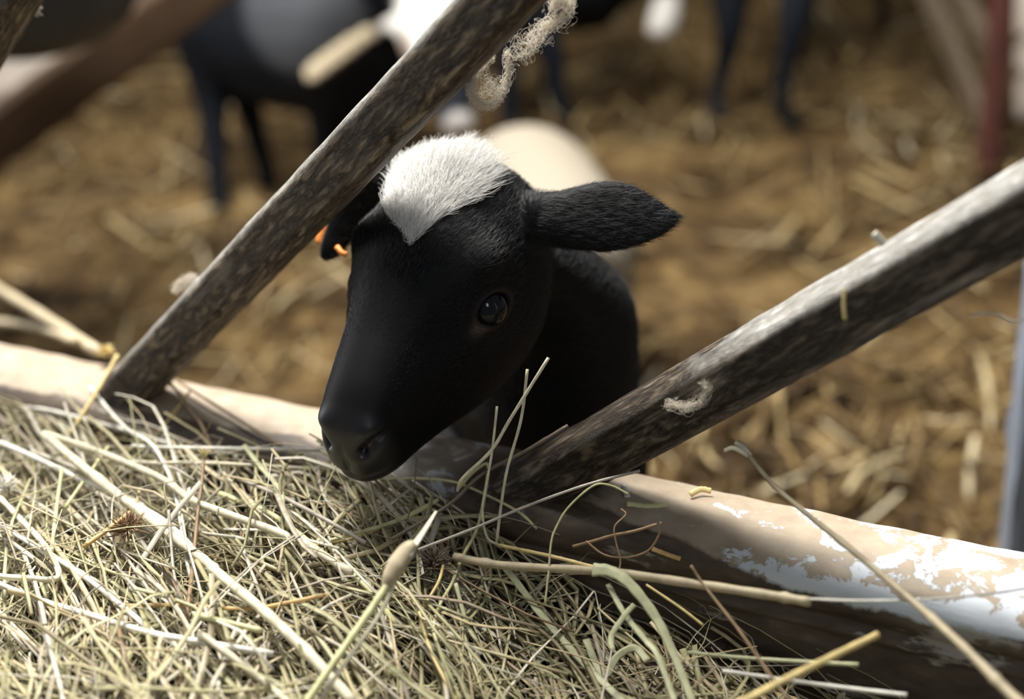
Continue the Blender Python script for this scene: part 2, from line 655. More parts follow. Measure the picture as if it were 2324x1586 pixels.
# straw lying loose on the floor
N = 9000
sx = rng.uniform(-2.2, 1.9, N)
sy = 0.98 + rng.uniform(0, 1, N) ** 1.3 * 4.0
cl_ = rng.random(N) < 0.45
cxy = np.stack([rng.uniform(-2.2, 1.9, 170), 0.98 + rng.uniform(0, 1, 170) ** 1.3 * 4.0], -1)
pick = cxy[rng.integers(0, 170, N)] + rng.normal(0, 0.055, (N, 2))
sx = np.where(cl_, pick[:, 0], sx)
sy = np.where(cl_, np.maximum(pick[:, 1], 0.98), sy)
ln = rng.uniform(0.04, 0.15, N) * np.where(cl_, 0.8, 1.1)
an = rng.uniform(0, 2 * np.pi, N)
q = np.linspace(-0.5, 0.5, 4)
P = np.zeros((N, 4, 3))
bend = rng.normal(0, 0.10, N)
P[:, :, 0] = sx[:, None] + ln[:, None] * (q * np.cos(an)[:, None] - (q ** 2 * bend[:, None]) * np.sin(an)[:, None] * 2)
P[:, :, 1] = sy[:, None] + ln[:, None] * (q * np.sin(an)[:, None] + (q ** 2 * bend[:, None]) * np.cos(an)[:, None] * 2)
P[:, :, 2] = rng.uniform(0.004, 0.035, N)[:, None] + q * rng.normal(0, 0.04, N)[:, None]
P[:, :, 2] = np.maximum(P[:, :, 2], 0.003)
V, Q, T = sweep(P, (rng.uniform(0.0018, 0.0055, N) * np.where(rng.random(N) < 0.05, 1.9, 1.0))[:, None] * np.array([0.8, 1, 1, 0.7]), 4, 0.35)
tag(fast_mesh('straw_bedding', V, Q, M_LITTER, tris=T, smooth=False), 'loose golden straw strewn over the barn floor', 'straw', kind='stuff')

# ------------------------------------------------------------------ the feeding fence
fence = empty('feeding_fence', tuple(stz(0.33, 0, 0.0)))
tag(fence, 'grimy galvanised feeding fence with slanted bars over the hay', 'fence')
ANG_U = math.atan2(UU[1], UU[0])


def place_local(o, origin, xdir, ydir, zdir):
    m = Matrix(((xdir[0], ydir[0], zdir[0], origin[0]), (xdir[1], ydir[1], zdir[1], origin[1]), (xdir[2], ydir[2], zdir[2], origin[2]), (0, 0, 0, 1)))
    o.matrix_parent_inverse = Matrix.Translation(-Vector(o.parent.location)) if o.parent else Matrix()
    o.matrix_basis = m


def round_profile(hw, zt, zb, r, crown=0.0, groove=None):
    """Closed profile in (y, z): y points to the feeder side. Rounded corners; optional groove on the +y face."""
    pts = []
    corners = [(hw - r, zt - r, 0), (-(hw - r), zt - r, 90), (-(hw - r), zb + r, 180), (hw - r, zb + r, 270)]
    for cx, cz, a0 in corners:
        for a in np.linspace(a0, a0 + 90, 9):
            pts.append((cx + r * math.cos(math.radians(a)), cz + r * math.sin(math.radians(a))))
        if a0 == 0:
            for y in np.linspace(hw - r, -(hw - r), 8)[1:-1]:
                pts.append((y, zt + crown * (1 - (y / hw) ** 2)))
        if a0 == 270 and groove:
            for z, d in groove:
                pts.append((hw - d, z))
    return np.array(pts)


def extrude_profile(name, prof, x0, x1, n, mat, parent, wobble=0.0006, seed=1):
    rg = np.random.default_rng(seed)
    xs = np.linspace(x0, x1, n)
    K = len(prof)
    ph = rg.uniform(0, 6.28, (6, 2))
    V = []
    for x in xs:
        d = sum(np.sin(x * (30 + 38 * i) + ph[i, 0] + np.arange(K) * 0.5 * (i % 3)) for i in range(6)) * wobble
        c = prof.mean(0)
        dirv = norm(prof - c)
        pp = prof + dirv * d[:, None]
        V.append(np.column_stack([np.full(K, x), pp]))
    V = np.concatenate(V)
    Q = []
    for i in range(n - 1):
        for j in range(K):
            a, b = i * K + j, i * K + (j + 1) % K
            Q.append((a, b, b + K, a + K))
    F_ = Q + [tuple(range(K))[::-1], tuple((n - 1) * K + j for j in range(K))]
    o = mesh_obj(name, V, F_, mat, parent)
    return o


g0 = RAIL_TOP - 0.026
prof = round_profile(RAIL_HALF, RAIL_TOP - 0.002, RAIL_BOT, 0.013, 0.002,
                     [(RAIL_BOT + 0.03, 0.0), (g0 - 0.010, 0.0), (g0 - 0.0075, 0.0012), (g0 - 0.006, 0.0), (g0 - 0.002, -0.0008), (g0, 0.003), (g0 + 0.003, 0.0035), (g0 + 0.005, 0.0005)])
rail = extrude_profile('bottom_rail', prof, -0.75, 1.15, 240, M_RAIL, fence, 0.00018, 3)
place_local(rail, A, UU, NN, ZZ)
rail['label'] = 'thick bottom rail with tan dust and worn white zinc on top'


def slanted_bar(p_low, p_high, seed, label, hw=0.0145, r=0.0075, twist=0.0, mat=None):
    """p = (s, z) in the fence plane; runs from the rail up past the top of the fence."""
    a = stz(p_low[0], 0.004, p_low[1])
    b = stz(p_high[0], 0.004, p_high[1])
    xd = norm(b - a)
    zd = norm(np.cross(xd, -NN))
    if zd[2] < 0: zd = -zd
    yd = np.cross(zd, xd)
    ct, st = math.cos(twist), math.sin(twist)
    yd, zd = yd * ct + zd * st, zd * ct - yd * st
    L = np.linalg.norm(b - a)
    o = extrude_profile('slanted_bar', round_profile(hw, hw, -hw, r), 0, L, 150, mat or M_BAR, fence, 0.00009, seed)
    place_local(o, a, xd, yd, zd)
    o['label'] = label
    return o


_dir = np.array([math.cos(math.radians(41.5)), math.sin(math.radians(41.5))])
_dir2 = np.array([math.cos(math.radians(38.2)), math.sin(math.radians(38.2))])
pL = np.array([0.1325, 0.5031])
pR = np.array([0.4245, 0.4991])
slanted_bar(pL - _dir * 0.045, pL + _dir * 0.75, 11, 'slanted bar caked in cracked brown dirt, passing over the lamb ear')
slanted_bar(pR - _dir2 * 0.055, pR + _dir2 * 0.75, 12, 'slanted bar with pale dusty top face and scraped brown front', 0.0155, 0.0075, math.radians(4), M_BAR_DARK)
slanted_bar(pL - np.array([0.3035, 0]) - _dir * 0.045, pL - np.array([0.3035, 0]) + _dir * 0.75, 13, 'slanted bar showing only its end in the top corner')

# ------------------------------------------------------------------ the black lamb
HO = np.array([-0.04102, 0.68253, 0.59878])
HA = norm(np.array([-0.4875, -0.8295, -0.2769]))
HB = np.array([0.8481, -0.5267, -0.0569]); HB = norm(HB - HA * (HB @ HA))
HC = np.cross(HA, HB)


def hl(a, b, c):
    return HO + (HA * a + HB * b + HC * c) / 1000.0


def to_local(P):
    v = (np.asarray(P) - HO) * 1000
    return np.stack([v @ HA, v @ HB, v @ HC], -1)


head_rows = [  # a, ct, cb, w, egg, power
    (104, -30, -44, 7, 0.0, 2.0),
    (101, -20, -52, 13, 0.02, 2.1),
    (94, -10, -58, 18.5, 0.04, 2.3),
    (83, -2, -63, 22, 0.02, 2.3),
    (69, 5, -66, 25, 0.0, 2.3),
    (54, 12, -70, 28.5, 0.0, 2.3),
    (37, 21, -75, 34, 0.0, 2.3),
    (20, 29, -80, 40, 0.0, 2.3),
    (0, 36, -83, 46, 0.0, 2.3),
    (-20, 41, -84, 49, 0.0, 2.2),
    (-40, 43, -77, 48.5, 0.0, 2.1),
    (-58, 38, -60, 44, 0.0, 2.0),
    (-72, 26, -40, 34, 0.0, 2.0),
    (-80, 8, -18, 16, 0.0, 2.0),
]
secs = []
for a, ct, cb, w, egg, p in head_rows:
    mid = (ct + cb) / 2 + 4
    secs.append((hl(a, 0, mid), HB, HC, w / 1000, (ct - mid) / 1000, (mid - cb) / 1000, egg, p))
lofts = [loft(secs, 60, 44)]

# neck and trunk (behind the fence)
X, Y = np.array([1.0, 0, 0]), np.array([0, 1.0, 0])
n0, n1, n2 = hl(-38, 0, -10), np.array([0.030, 0.775, 0.535]), np.array([0.028, 0.830, 0.440])
body = [
    (hl(-20, 2, -10), HB, HC, 0.034, 0.034, 0.034, 0, 2),
    (n0 + np.array([0.006, 0.01, -0.01]), HB, HC, 0.040, 0.036, 0.036, 0, 2),
    (n1, X, norm(np.array([0, 0.75, 0.6])), 0.043, 0.036, 0.040, 0, 2),
    (np.array([0.026, 0.812, 0.478]), X, norm(np.array([0, 0.7, 0.7])), 0.055, 0.045, 0.062, 0, 2),
    (np.array([0.018, 0.870, 0.420]), X, norm(np.array([0, 0.2, 1])), 0.066, 0.062, 0.090, 0, 2),
    (np.array([0.005, 0.960, 0.400]), X, ZZ, 0.072, 0.066, 0.090, 0, 2),
    (np.array([-0.01, 1.080, 0.400]), X, ZZ, 0.078, 0.064, 0.088, 0, 2),
    (np.array([-0.02, 1.190, 0.405]), X, ZZ, 0.074, 0.062, 0.076, 0, 2),
    (np.array([-0.025, 1.260, 0.400]), X, ZZ, 0.054, 0.046, 0.056, 0, 2),
    (np.array([-0.027, 1.285, 0.395]), X, ZZ, 0.026, 0.020, 0.026, 0, 2),
]
lofts.append(loft(body, 60, 32))
for sx_ in (-1, 1):
    x = 0.012 + 0.045 * sx_
    lofts.append(chain([(x, 0.885, 0.39), (x + 0.004 * sx_, 0.875, 0.27), (x + 0.002 * sx_, 0.878, 0.165), (x, 0.882, 0.06), (x, 0.872, 0.004)],
                       [0.040, 0.026, 0.0165, 0.0135, 0.019], 24, 16, (0, 1, 0)))
    x = -0.02 + 0.05 * sx_
    lofts.append(chain([(x, 1.20, 0.39), (x, 1.165, 0.29), (x, 1.225, 0.185), (x, 1.215, 0.06), (x, 1.205, 0.004)],
                       [0.055, 0.036, 0.0175, 0.0135, 0.019], 24, 16, (0, 1, 0)))
lofts.append(chain([(-0.025, 1.27, 0.42), (-0.025, 1.31, 0.37), (-0.025, 1.315, 0.28)], [0.02, 0.017, 0.011], 14, 12, (1, 0, 0)))


def ear(rows, n=30):
    """rows: px, py, depth, half-width, thickness, width direction angle in the view (deg)."""
    pts = np.array([at(*r[:3]) for r in rows])
    tang = norm(np.gradient(pts, axis=0))
    s_ = []
    for i, r in enumerate(rows):
        ang = math.radians(r[5])
        wd = CR * math.cos(ang) + CU * math.sin(ang)
        wd = norm(wd - tang[i] * (wd @ tang[i]))
        nd = np.cross(tang[i], wd)
        s_.append((pts[i], wd, nd, r[3], r[4], r[4], 0.0, 2.0))
    return loft(s_, n, 20)


# ear nearer the camera (image right) and the drooping ear behind the bar
lofts.append(ear([(1195, 500, 0.742, 0.0165, 0.012, 80), (1250, 497, 0.741, 0.0155, 0.010, 80), (1310, 495, 0.738, 0.0172, 0.0065, 86),
                  (1375, 491, 0.735, 0.0190, 0.0048, 88), (1430, 492, 0.733, 0.0170, 0.0042, 84), (1480, 497, 0.732, 0.0118, 0.0036, 78),
                  (1520, 496, 0.731, 0.0062, 0.0028, 74), (1541, 492, 0.731, 0.0016, 0.0015, 74)]))
lofts.append(ear([(940, 420, 0.775, 0.013, 0.012, 130), (895, 412, 0.785, 0.014, 0.009, 130), (845, 432, 0.793, 0.0145, 0.007, 140),
                  (800, 478, 0.797, 0.0125, 0.006, 155), (770, 530, 0.798, 0.0085, 0.005, 160), (748, 568, 0.798, 0.0060, 0.0042, 160),
                  (732, 590, 0.798, 0.0022, 0.0022, 160)]))

lamb = fuse('lamb', lofts, 0.0014, 8, M_LAMB)
tag(lamb, 'black lamb with white forehead tuft reaching through fence to the hay', 'lamb')
me = lamb.data
Vw = get_co(me)
L = to_local(Vw)
wr = np.maximum(np.exp(-((np.abs(L[:, 1]) - 52) / 9) ** 2) * (L[:, 0] > -75) * (L[:, 2] > -20) * (L[:, 0] < -15), 0.8 * np.exp(-((L[:, 0] + 52) / 14) ** 2) * (np.abs(L[:, 1]) < 60))
Vw = relax(me, Vw, wr, 60)
set_co(me, Vw)
L = to_local(Vw)


def smoothstep(x, a, b):
    t = np.clip((x - a) / (b - a), 0, 1)
    return t * t * (3 - 2 * t)


def gauss(L, c, s):
    return np.exp(-(((L - np.array(c)) / np.array(s)) ** 2).sum(-1))


Nw = get_no(me)
disp = np.zeros(len(L))
for sd in (1, -1):
    disp += 6.0 * gauss(L, (-2, 40 * sd, 19), (15, 12, 9))          # brow
    disp += 2.5 * gauss(L, (20, 36 * sd, -14), (20, 12, 9))         # cheek bone below the eye
    disp -= 3.0 * gauss(L, (38, 30 * sd, -2), (16, 10, 14))         # hollow in front of the eye
    disp += 2.0 * gauss(L, (-22, 44 * sd, -38), (22, 16, 20))       # jaw muscle
    disp += 2.0 * gauss(L, (94, 12 * sd, -18), (7, 7, 6))          # nostril wing
    disp -= 7.0 * gauss(L, (99, 11 * sd, -28), (6.0, 3.0, 2.8))  # nostril slit
    disp -= 4.5 * gauss(L, (93, 16.5 * sd, -22), (5.5, 5, 2.4))
    disp -= 3.5 * gauss(L, (97, 14.0 * sd, -25), (5.0, 3.5, 2.6))
disp -= 2.2 * np.exp(-((L[:, 2] - (-46 - 0.06 * (100 - L[:, 0]))) / 1.8) ** 2) * smoothstep(L[:, 0], 66, 80) * (L[:, 1] ** 2 < 900)  # mouth line
disp -= 1.6 * gauss(L, (103, 0, -38), (6, 1.6, 9))                  # cleft of the lip
head_w = smoothstep(L[:, 0], -75, -50)
Vw = Vw + Nw * (disp * head_w / 1000)[:, None]

# eye sockets
EYES = []
for sd in (1, -1):
    near = (np.abs(L[:, 0] - 8.5) < 3) & (np.abs(L[:, 2] + 4.5) < 3) & (L[:, 1] * sd > 20)
    EYES.append((sd, np.array([8.5, L[near, 1].mean(), -4.5])))
set_co(me, Vw)
L = to_local(Vw)
Nw = get_no(me)


def eye_frame(sd):
    """almond plane: along = toward nose, across = up, out = lateral (tilted forward and up a bit)"""
    out = norm(np.array([0.40, 0.80 * sd, 0.40]))
    al = np.array([0.71, -0.68 * sd, -0.18])
    al = norm(al - out * (al @ out))
    ac = np.cross(out, al)
    if ac[2] < 0: ac = -ac
    return out, al, ac


eye_marks = np.zeros(len(L))
for sd, ce in EYES:
    out, al, ac = eye_frame(sd)
    rel = L - ce
    o_, x_, y_ = rel @ out, rel @ al, rel @ ac
    side = (L[:, 1] * sd > 15)
    rad = np.sqrt((x_ / 10.4) ** 2 + (y_ / 7.4) ** 2)
    hole = (1 - smoothstep(rad, 0.80, 1.05)) * side * (o_ > -9)
    rim = np.exp(-((rad - 1.22) / 0.16) ** 2) * side * (o_ > -9)
    corner = np.exp(-(((x_ - 12.5) / 5.0) ** 2 + ((y_ + 4.0) / 3.6) ** 2)) * side
    Vw = Vw - (norm(out @ np.stack([HA, HB, HC]))[None] * (hole * 7.0 / 1000)[:, None])
    Vw = Vw + Nw * ((rim * 1.3 - corner * 1.0) / 1000)[:, None]
    eye_marks = np.maximum(eye_marks, np.clip(corner * 1.0 + 0.25 * rim, 0, 1))
set_co(me, Vw)
L = to_local(Vw)

# forehead blaze outline in head coordinates (a, b), seen from above the forehead
BLAZE = np.array([(12, 3), (4, 7), (-5, 11), (-15, 17), (-25, 22), (-38, 22), (-46, 18), (-52, 10), (-58, 1), (-59, -10), (-55, -21), (-50, -30), (-42, -35), (-30, -31), (-18, -25), (-5, -19), (4, -6)], float)


def in_poly(x, y, poly):
    ins = np.zeros(len(x), bool)
    j = len(poly) - 1
    for i in range(len(poly)):
        xi, yi = poly[i]
        xj, yj = poly[j]
        c = ((yi > y) != (yj > y)) & (x < (xj - xi) * (y - yi) / (yj - yi + 1e-12) + xi)
        ins ^= c
        j = i
    return ins


ins = in_poly(L[:, 0], L[:, 1], BLAZE) & (L[:, 2] > 5)
mark = np.zeros((len(L), 3))
mark[:, 0] = ins
mark[:, 1] = np.clip(eye_marks, 0, 1)
mark[:, 2] = smoothstep(L[:, 0] + 0.35 * np.abs(L[:, 1]) * 0 - 0.15 * (L[:, 2] + 30), 84, 97)
set_mark(me, mark)

for sd, ce in EYES:
    out, al, ac = eye_frame(sd)
    w = norm(out @ np.stack([HA, HB, HC]))
    c = hl(*(ce)) - w * 0.0080
    bm = bmesh.new()
    bmesh.ops.create_uvsphere(bm, u_segments=40, v_segments=24, radius=0.0116)
    e = bpy.data.meshes.new('eye')
    bm.to_mesh(e)
    bm.free()
    e.polygons.foreach_set('use_smooth', np.ones(len(e.polygons), bool))
    e.materials.append(M_EYE)
    eo = bpy.data.objects.new('eye', e)
    eo.location = c
    COL.objects.link(eo)
    eo.parent = lamb
    eo['label'] = 'glossy black eye'

# --- coat: short strands over head, ears and neck
me.calc_loop_triangles()
tri = np.empty(len(me.loop_triangles) * 3, np.int32)
me.loop_triangles.foreach_get('vertices', tri)
tri = tri.reshape(-1, 3)
Nw = get_no(me)
ta, tb, tc_ = Vw[tri[:, 0]], Vw[tri[:, 1]], Vw[tri[:, 2]]
area_ = np.linalg.norm(np.cross(tb - ta, tc_ - ta), axis=1) / 2
cen = (ta + tb + tc_) / 3
use = cen[:, 1] < 0.90
use &= (cen[:, 2] > 0.44) | (cen[:, 1] < 0.80)
pr = area_ * use
pr /= pr.sum()


def roots(n, p):
    i = rng.choice(len(tri), n, p=p)
    r1, r2 = rng.random(n), rng.random(n)
    q = np.sqrt(r1)
    w0, w1, w2 = 1 - q, q * (1 - r2), q * r2
    P = ta[i] * w0[:, None] + tb[i] * w1[:, None] + tc_[i] * w2[:, None]
    N_ = norm(Nw[tri[i, 0]] * w0[:, None] + Nw[tri[i, 1]] * w1[:, None] + Nw[tri[i, 2]] * w2[:, None])
    return P, N_


def strands(P, N_, flow, length, lift, K=4, curl=0.0, jit=0.25):
    fl_ = norm(flow - N_ * (flow * N_).sum(-1, keepdims=True) + rng.normal(0, jit, P.shape))
    fl_ = norm(fl_ - N_ * (fl_ * N_).sum(-1, keepdims=True))
    q = np.linspace(0, 1, K)[None, :, None]
    lift = np.asarray(lift).reshape(-1, 1, 1)
    ln_ = np.asarray(length).reshape(-1, 1, 1)
    S_ = P[:, None] - N_[:, None] * 0.0003 + ln_ * (q * fl_[:, None] * (1 - 0.4 * lift * (1 - q)) + N_[:, None] * lift * (q - 0.45 * q * q))
    if curl:
        S_ = S_ + rng.normal(0, curl, S_.shape) * q * ln_
    return S_


n = 130000
P, N_ = roots(n, pr)
Lr = to_local(P)
keep = ~(in_poly(Lr[:, 0], Lr[:, 1], BLAZE * 0.97) & (Lr[:, 2] > 5))
for sd, ce in EYES:
    out, al, ac = eye_frame(sd)
    rel = Lr - ce
    rad = np.sqrt(((rel @ al) / 9.6) ** 2 + ((rel @ ac) / 7.0) ** 2)
    keep &= ~((rad < 1.25) & (Lr[:, 1] * sd > 15))
keep &= ~((Lr[:, 0] > 86) & (rng.random(n) < 0.85))
P, N_, Lr = P[keep], N_[keep], Lr[keep]
flow = np.tile(-HA, (len(P), 1)) - 0.15 * HC
onear = (Lr[:, 1] > 50) & (Lr[:, 0] > -70)
flow[onear] = CR
lo = np.clip((108 - Lr[:, 0]) / 130, 0.16, 1.0) * 0.0056
lo *= rng.uniform(0.6, 1.25, len(P))
S_ = strands(P, N_, flow, lo, rng.uniform(0.15, 0.5, len(P)))
hair('coat_hair', S_, 0.000085, 0.00002, M_BLACK_HAIR, lamb)

# --- white forehead tuft
inb = in_poly(to_local(cen)[:, 0], to_local(cen)[:, 1], BLAZE) & (to_local(cen)[:, 2] > 5)
pb = area_ * inb
pb /= pb.sum()
n = 7500
P, N_ = roots(n, pb)
Lr = to_local(P)
d2 = np.stack([Lr[:, 0] - 14, Lr[:, 1] - 2], -1)
dirl = norm(np.stack([d2[:, 0] * 0.9 - 12, d2[:, 1] * 1.1], -1))
flow = dirl[:, :1] * HA + dirl[:, 1:] * HB
ln_ = rng.uniform(0.008, 0.020, n) * np.clip(0.6 + -Lr[:, 0] / 60, 0.55, 1.15)
S_ = strands(P, N_, flow, ln_, rng.uniform(0.25, 0.65, n) + np.clip(-Lr[:, 0] / 180, 0, 0.3), 6, 0.03, 0.33)
seed_i = rng.choice(n, 420, replace=False)
near_i = seed_i[np.argmin(((P[:, None] - P[seed_i][None]) ** 2).sum(-1), 1)]
wq = (np.linspace(0, 1, 6) ** 1.3)[None, :, None] * rng.uniform(0.25, 0.75, (n, 1, 1))
S_ = S_ * (1 - wq) + S_[near_i] * wq
tuft = hair('forehead_tuft', S_, 0.00013, 0.00003, M_WHITE_HAIR, lamb)
tuft['label'] = 'spiky white blaze of longer hair'

# long loose hair on the brow
# orange ear tag on the far ear
M_TAG = plain('orange_plastic', (0.80, 0.26, 0.05), 0.4, 0.5)
pts = [at(755, 500, 0.806), at(737, 535, 0.806), at(730, 556, 0.806)]
V, Q, T = sweep(np.array([catmull(pts, 10)]), np.array([np.r_[0.003, np.full(8, 0.0042), 0.003]]), 12, 0.35, ref=np.array([CF]))
et = fast_mesh('ear_tag', V, Q, M_TAG, lamb, tris=T)
et['label'] = 'orange plastic ear tag'
V, Q, T = sweep(np.array([catmull([at(765, 560, 0.792), at(775, 573, 0.790), at(786, 578, 0.790)], 8)]), np.array([np.full(8, 0.0016)]), 10, 1.0)
fast_mesh('ear_tag', V, Q, M_TAG, lamb, tris=T)['label'] = 'orange plastic ear tag'


# ------------------------------------------------------------------ the flock behind
def flock_body(name, lofts, paint, voxel=0.009):
    o = fuse(name, lofts, voxel, 4, M_SHEEP)
    Vb = get_co(o.data)
    set_mark(o.data, paint(Vb))
    return o


BLACK = np.array([0.006, 0.008, 0.013])
WHITE = np.array([0.86, 0.83, 0.78])
TAN = np.array([0.62, 0.52, 0.36])


def spots(Vb, lst):
    c = np.tile(BLACK, (len(Vb), 1))
    for p, r, colr in lst:
        d = np.linalg.norm(Vb - np.asarray(p), axis=1)
        w = (1 - smoothstep(d, r * 0.8, r * 1.1))[:, None]
        c = c * (1 - w) + colr * w
    return c


def leg(hoof, top, knee_shift=(0, 0, 0), r=(0.05, 0.028, 0.018, 0.015, 0.022)):
    hoof, top = np.array(hoof, float), np.array(top, float)
    ks = np.array(knee_shift, float)
    return chain([top, top * 0.62 + hoof * 0.38 + ks, top * 0.36 + hoof * 0.64 + ks * 0.6, top * 0.12 + hoof * 0.88, hoof + ZZ * 0.006],
                 r, 22, 14, (0, 1, 0))


RL = (0.065, 0.036, 0.024, 0.020, 0.026)
# sheep with white blaze, head lowered to the straw
e1, e2 = floor_at(500, 480), floor_at(612, 432)
e3, e4 = floor_at(735, 470), floor_at(850, 440)
pol, muz = at(965, 5, 2.22), at(1046, 300, 2.06)
hb = np.array([-0.33, 2.52, 0.40])
lf = [chain([(-0.47, 2.62, 0.33), (-0.40, 2.56, 0.335), (-0.27, 2.46, 0.335), (-0.17, 2.38, 0.335), (-0.11, 2.33, 0.33)], [0.08, 0.165, 0.18, 0.165, 0.09], 30, 24),
      chain([(-0.18, 2.38, 0.40), (-0.13, 2.30, 0.43), pol + np.array([0, 0.03, -0.02])], [0.10, 0.075, 0.055], 16, 18),
      chain([pol + np.array([-0.005, 0.02, 0.02]), pol * 0.75 + muz * 0.25, pol * 0.45 + muz * 0.55, pol * 0.12 + muz * 0.88, muz], [0.040, 0.056, 0.042, 0.030, 0.022], 22, 18),
      chain([at(930, 55, 2.20), at(850, 68, 2.19), at(770, 120, 2.18), at(700, 172, 2.17), at(686, 182, 2.17)], [0.015, 0.016, 0.019, 0.017, 0.008], 20, 14, CF, 0.45),
      chain([at(990, 60, 2.20), at(1060, 90, 2.20), at(1110, 150, 2.20)], [0.018, 0.024, 0.010], 16, 14, CF, 0.45),
      leg(e1, (e1[0] + 0.02, e1[1] + 0.05, 0.34), (0.0, 0.02, 0), RL), leg(e2, (e2[0] + 0.0, e2[1] + 0.0, 0.34), (-0.02, 0.02, 0), RL),
      leg(e3, (-0.25, 2.36, 0.34), (0, 0, 0), (0.07, 0.045, 0.030, 0.024, 0.03)), leg(e4, (-0.17, 2.42, 0.34))]
ewe = flock_body('sheep', lf, lambda Vb: spots(Vb, [(at(700, 20, 2.30), 0.115, np.array([0.085, 0.09, 0.10])), (at(955, 35, 2.16), 0.072, WHITE), (at(905, 115, 2.14), 0.03, np.array([0.5, 0.4, 0.34])), (at(985, 110, 2.1), 0.045, WHITE), (muz, 0.032, np.array([0.5, 0.47, 0.45])),  # first spot: grey paints the light falling on the black back
                                                   (at(790, 105, 2.18), 0.05, TAN), (at(715, 160, 2.17), 0.055, TAN)]))
tag(ewe, 'black sheep with white blaze and tan drooping ear, head lowered', 'sheep')

# sheep with the white tail tip
b1, b2 = floor_at(1285, 300), floor_at(1160, 330)
lf = [chain([at(1050, -90, 2.82), at(1120, -100, 2.82), at(1250, -125, 2.81), at(1390, -125, 2.80), at(1480, -110, 2.80)], [0.08, 0.155, 0.17, 0.165, 0.09], 28, 22),
      chain([at(1215, -40, 2.76), at(1232, 60, 2.76), at(1258, 150, 2.77), at(1268, 225, 2.79), b1 + ZZ * 0.008], [0.065, 0.042, 0.024, 0.020, 0.026], 24, 14, (0, 1, 0)), leg(b2, (b2[0] + 0.02, b2[1] + 0.08, 0.38), (0, 0, 0), RL),
      leg(b1 + np.array([-0.02, 0.24, 0]), (b1[0], b1[1] + 0.18, 0.40)), leg(b2 + np.array([0.02, 0.24, 0]), (b2[0] + 0.02, b2[1] + 0.2, 0.38)),
      chain([(0.30, 2.80, 0.54), at(1500, -40, 2.68), at(1515, 20, 2.66), at(1500, 60, 2.66), at(1480, 85, 2.66)], [0.035, 0.03, 0.028, 0.03, 0.016], 20, 14, (0, 1, 0)),
      chain([(-0.08, 2.86, 0.47), (-0.2, 2.9, 0.52), (-0.28, 2.94, 0.56)], [0.11, 0.08, 0.06], 16, 16),
      chain([(-0.26, 2.95, 0.60), (-0.33, 2.93, 0.53), (-0.38, 2.90, 0.46)], [0.05, 0.05, 0.03], 16, 16)]
sh = flock_body('sheep', lf, lambda Vb: spots(Vb, [(at(1500, 65, 2.66), 0.045, WHITE * 0.8), (at(1515, 20, 2.66), 0.032, WHITE * 0.7)]))
tag(sh, 'black sheep with a white-tipped tail behind the lamb', 'sheep')

# sheep of which only the legs show
c1, c2 = floor_at(1640, 292), floor_at(1803, 300)
c3 = floor_at(2005, 70)
lf = [chain([(0.42, 2.66, 0.55), (0.50, 2.70, 0.56), (0.66, 2.86, 0.57), (0.80, 3.05, 0.57), (0.90, 3.2, 0.55)], [0.09, 0.14, 0.16, 0.155, 0.08], 28, 22),
      chain([at(1655, -60, 2.68), at(1658, 60, 2.70), at(1642, 150, 2.74), at(1625, 225, 2.76), c1 + ZZ * 0.012 + np.array([0.0, 0, 0])], [0.046, 0.030, 0.020, 0.017, 0.026], 24, 14, (0, 1, 0)),
      chain([at(1815, -60, 2.60), at(1805, 44, 2.60), at(1785, 150, 2.64), at(1775, 235, 2.67), c2 + ZZ * 0.010], [0.046, 0.030, 0.021, 0.018, 0.024], 24, 14, (0, 1, 0)),
      leg(c3, (c3[0] - 0.02, c3[1], 0.5)), leg(c3 + np.array([-0.16, 0.05, 0]), (c3[0] - 0.14, c3[1] + 0.02, 0.5)),
      chain([(0.47, 2.66, 0.60), (0.40, 2.56, 0.72), (0.38, 2.52, 0.78)], [0.10, 0.07, 0.06], 16, 16),
      chain([(0.39, 2.56, 0.80), (0.37, 2.46, 0.78), (0.36, 2.40, 0.74)], [0.055, 0.05, 0.03], 16, 16)]
sh = flock_body('sheep', lf, lambda Vb: spots(Vb, []))
tag(sh, 'black sheep standing on the straw, only its thin dark legs in view', 'sheep')

# cream lamb just behind the black one
k0 = at(1285, 495, 1.62)
kx, ky, kz = k0[0], k0[1], k0[2]
lf = [chain([(kx + 0.01, ky - 0.02, kz - 0.085), (kx, ky + 0.03, kz - 0.07), (kx - 0.02, ky + 0.13, kz - 0.06), (kx - 0.04, ky + 0.26, kz - 0.06), (kx - 0.05, ky + 0.33, kz - 0.08)],
            [0.055, 0.088, 0.095, 0.09, 0.05], 28, 22),
      chain([(kx - 0.045, ky + 0.3, kz - 0.09), (kx - 0.05, ky + 0.37, kz - 0.13)], [0.06, 0.045], 10, 14),
      chain([(kx - 0.05, ky + 0.36, kz - 0.12), (kx - 0.055, ky + 0.42, kz - 0.16), (kx - 0.06, ky + 0.47, kz - 0.22)], [0.04, 0.04, 0.022], 14, 14)]
for dx, dy in ((-0.045, 0.03), (0.04, 0.03), (-0.08, 0.27), (0.0, 0.27)):
    lf.append(leg((kx + dx, ky + dy, 0), (kx + dx, ky + dy, kz - 0.09), r=(0.04, 0.024, 0.015, 0.013, 0.018)))
cl = flock_body('lamb', lf, lambda Vb: np.tile(np.array([0.37, 0.325, 0.255]), (len(Vb), 1)), 0.007)
tag(cl, 'cream woolly lamb, back showing over the black lamb head', 'lamb')

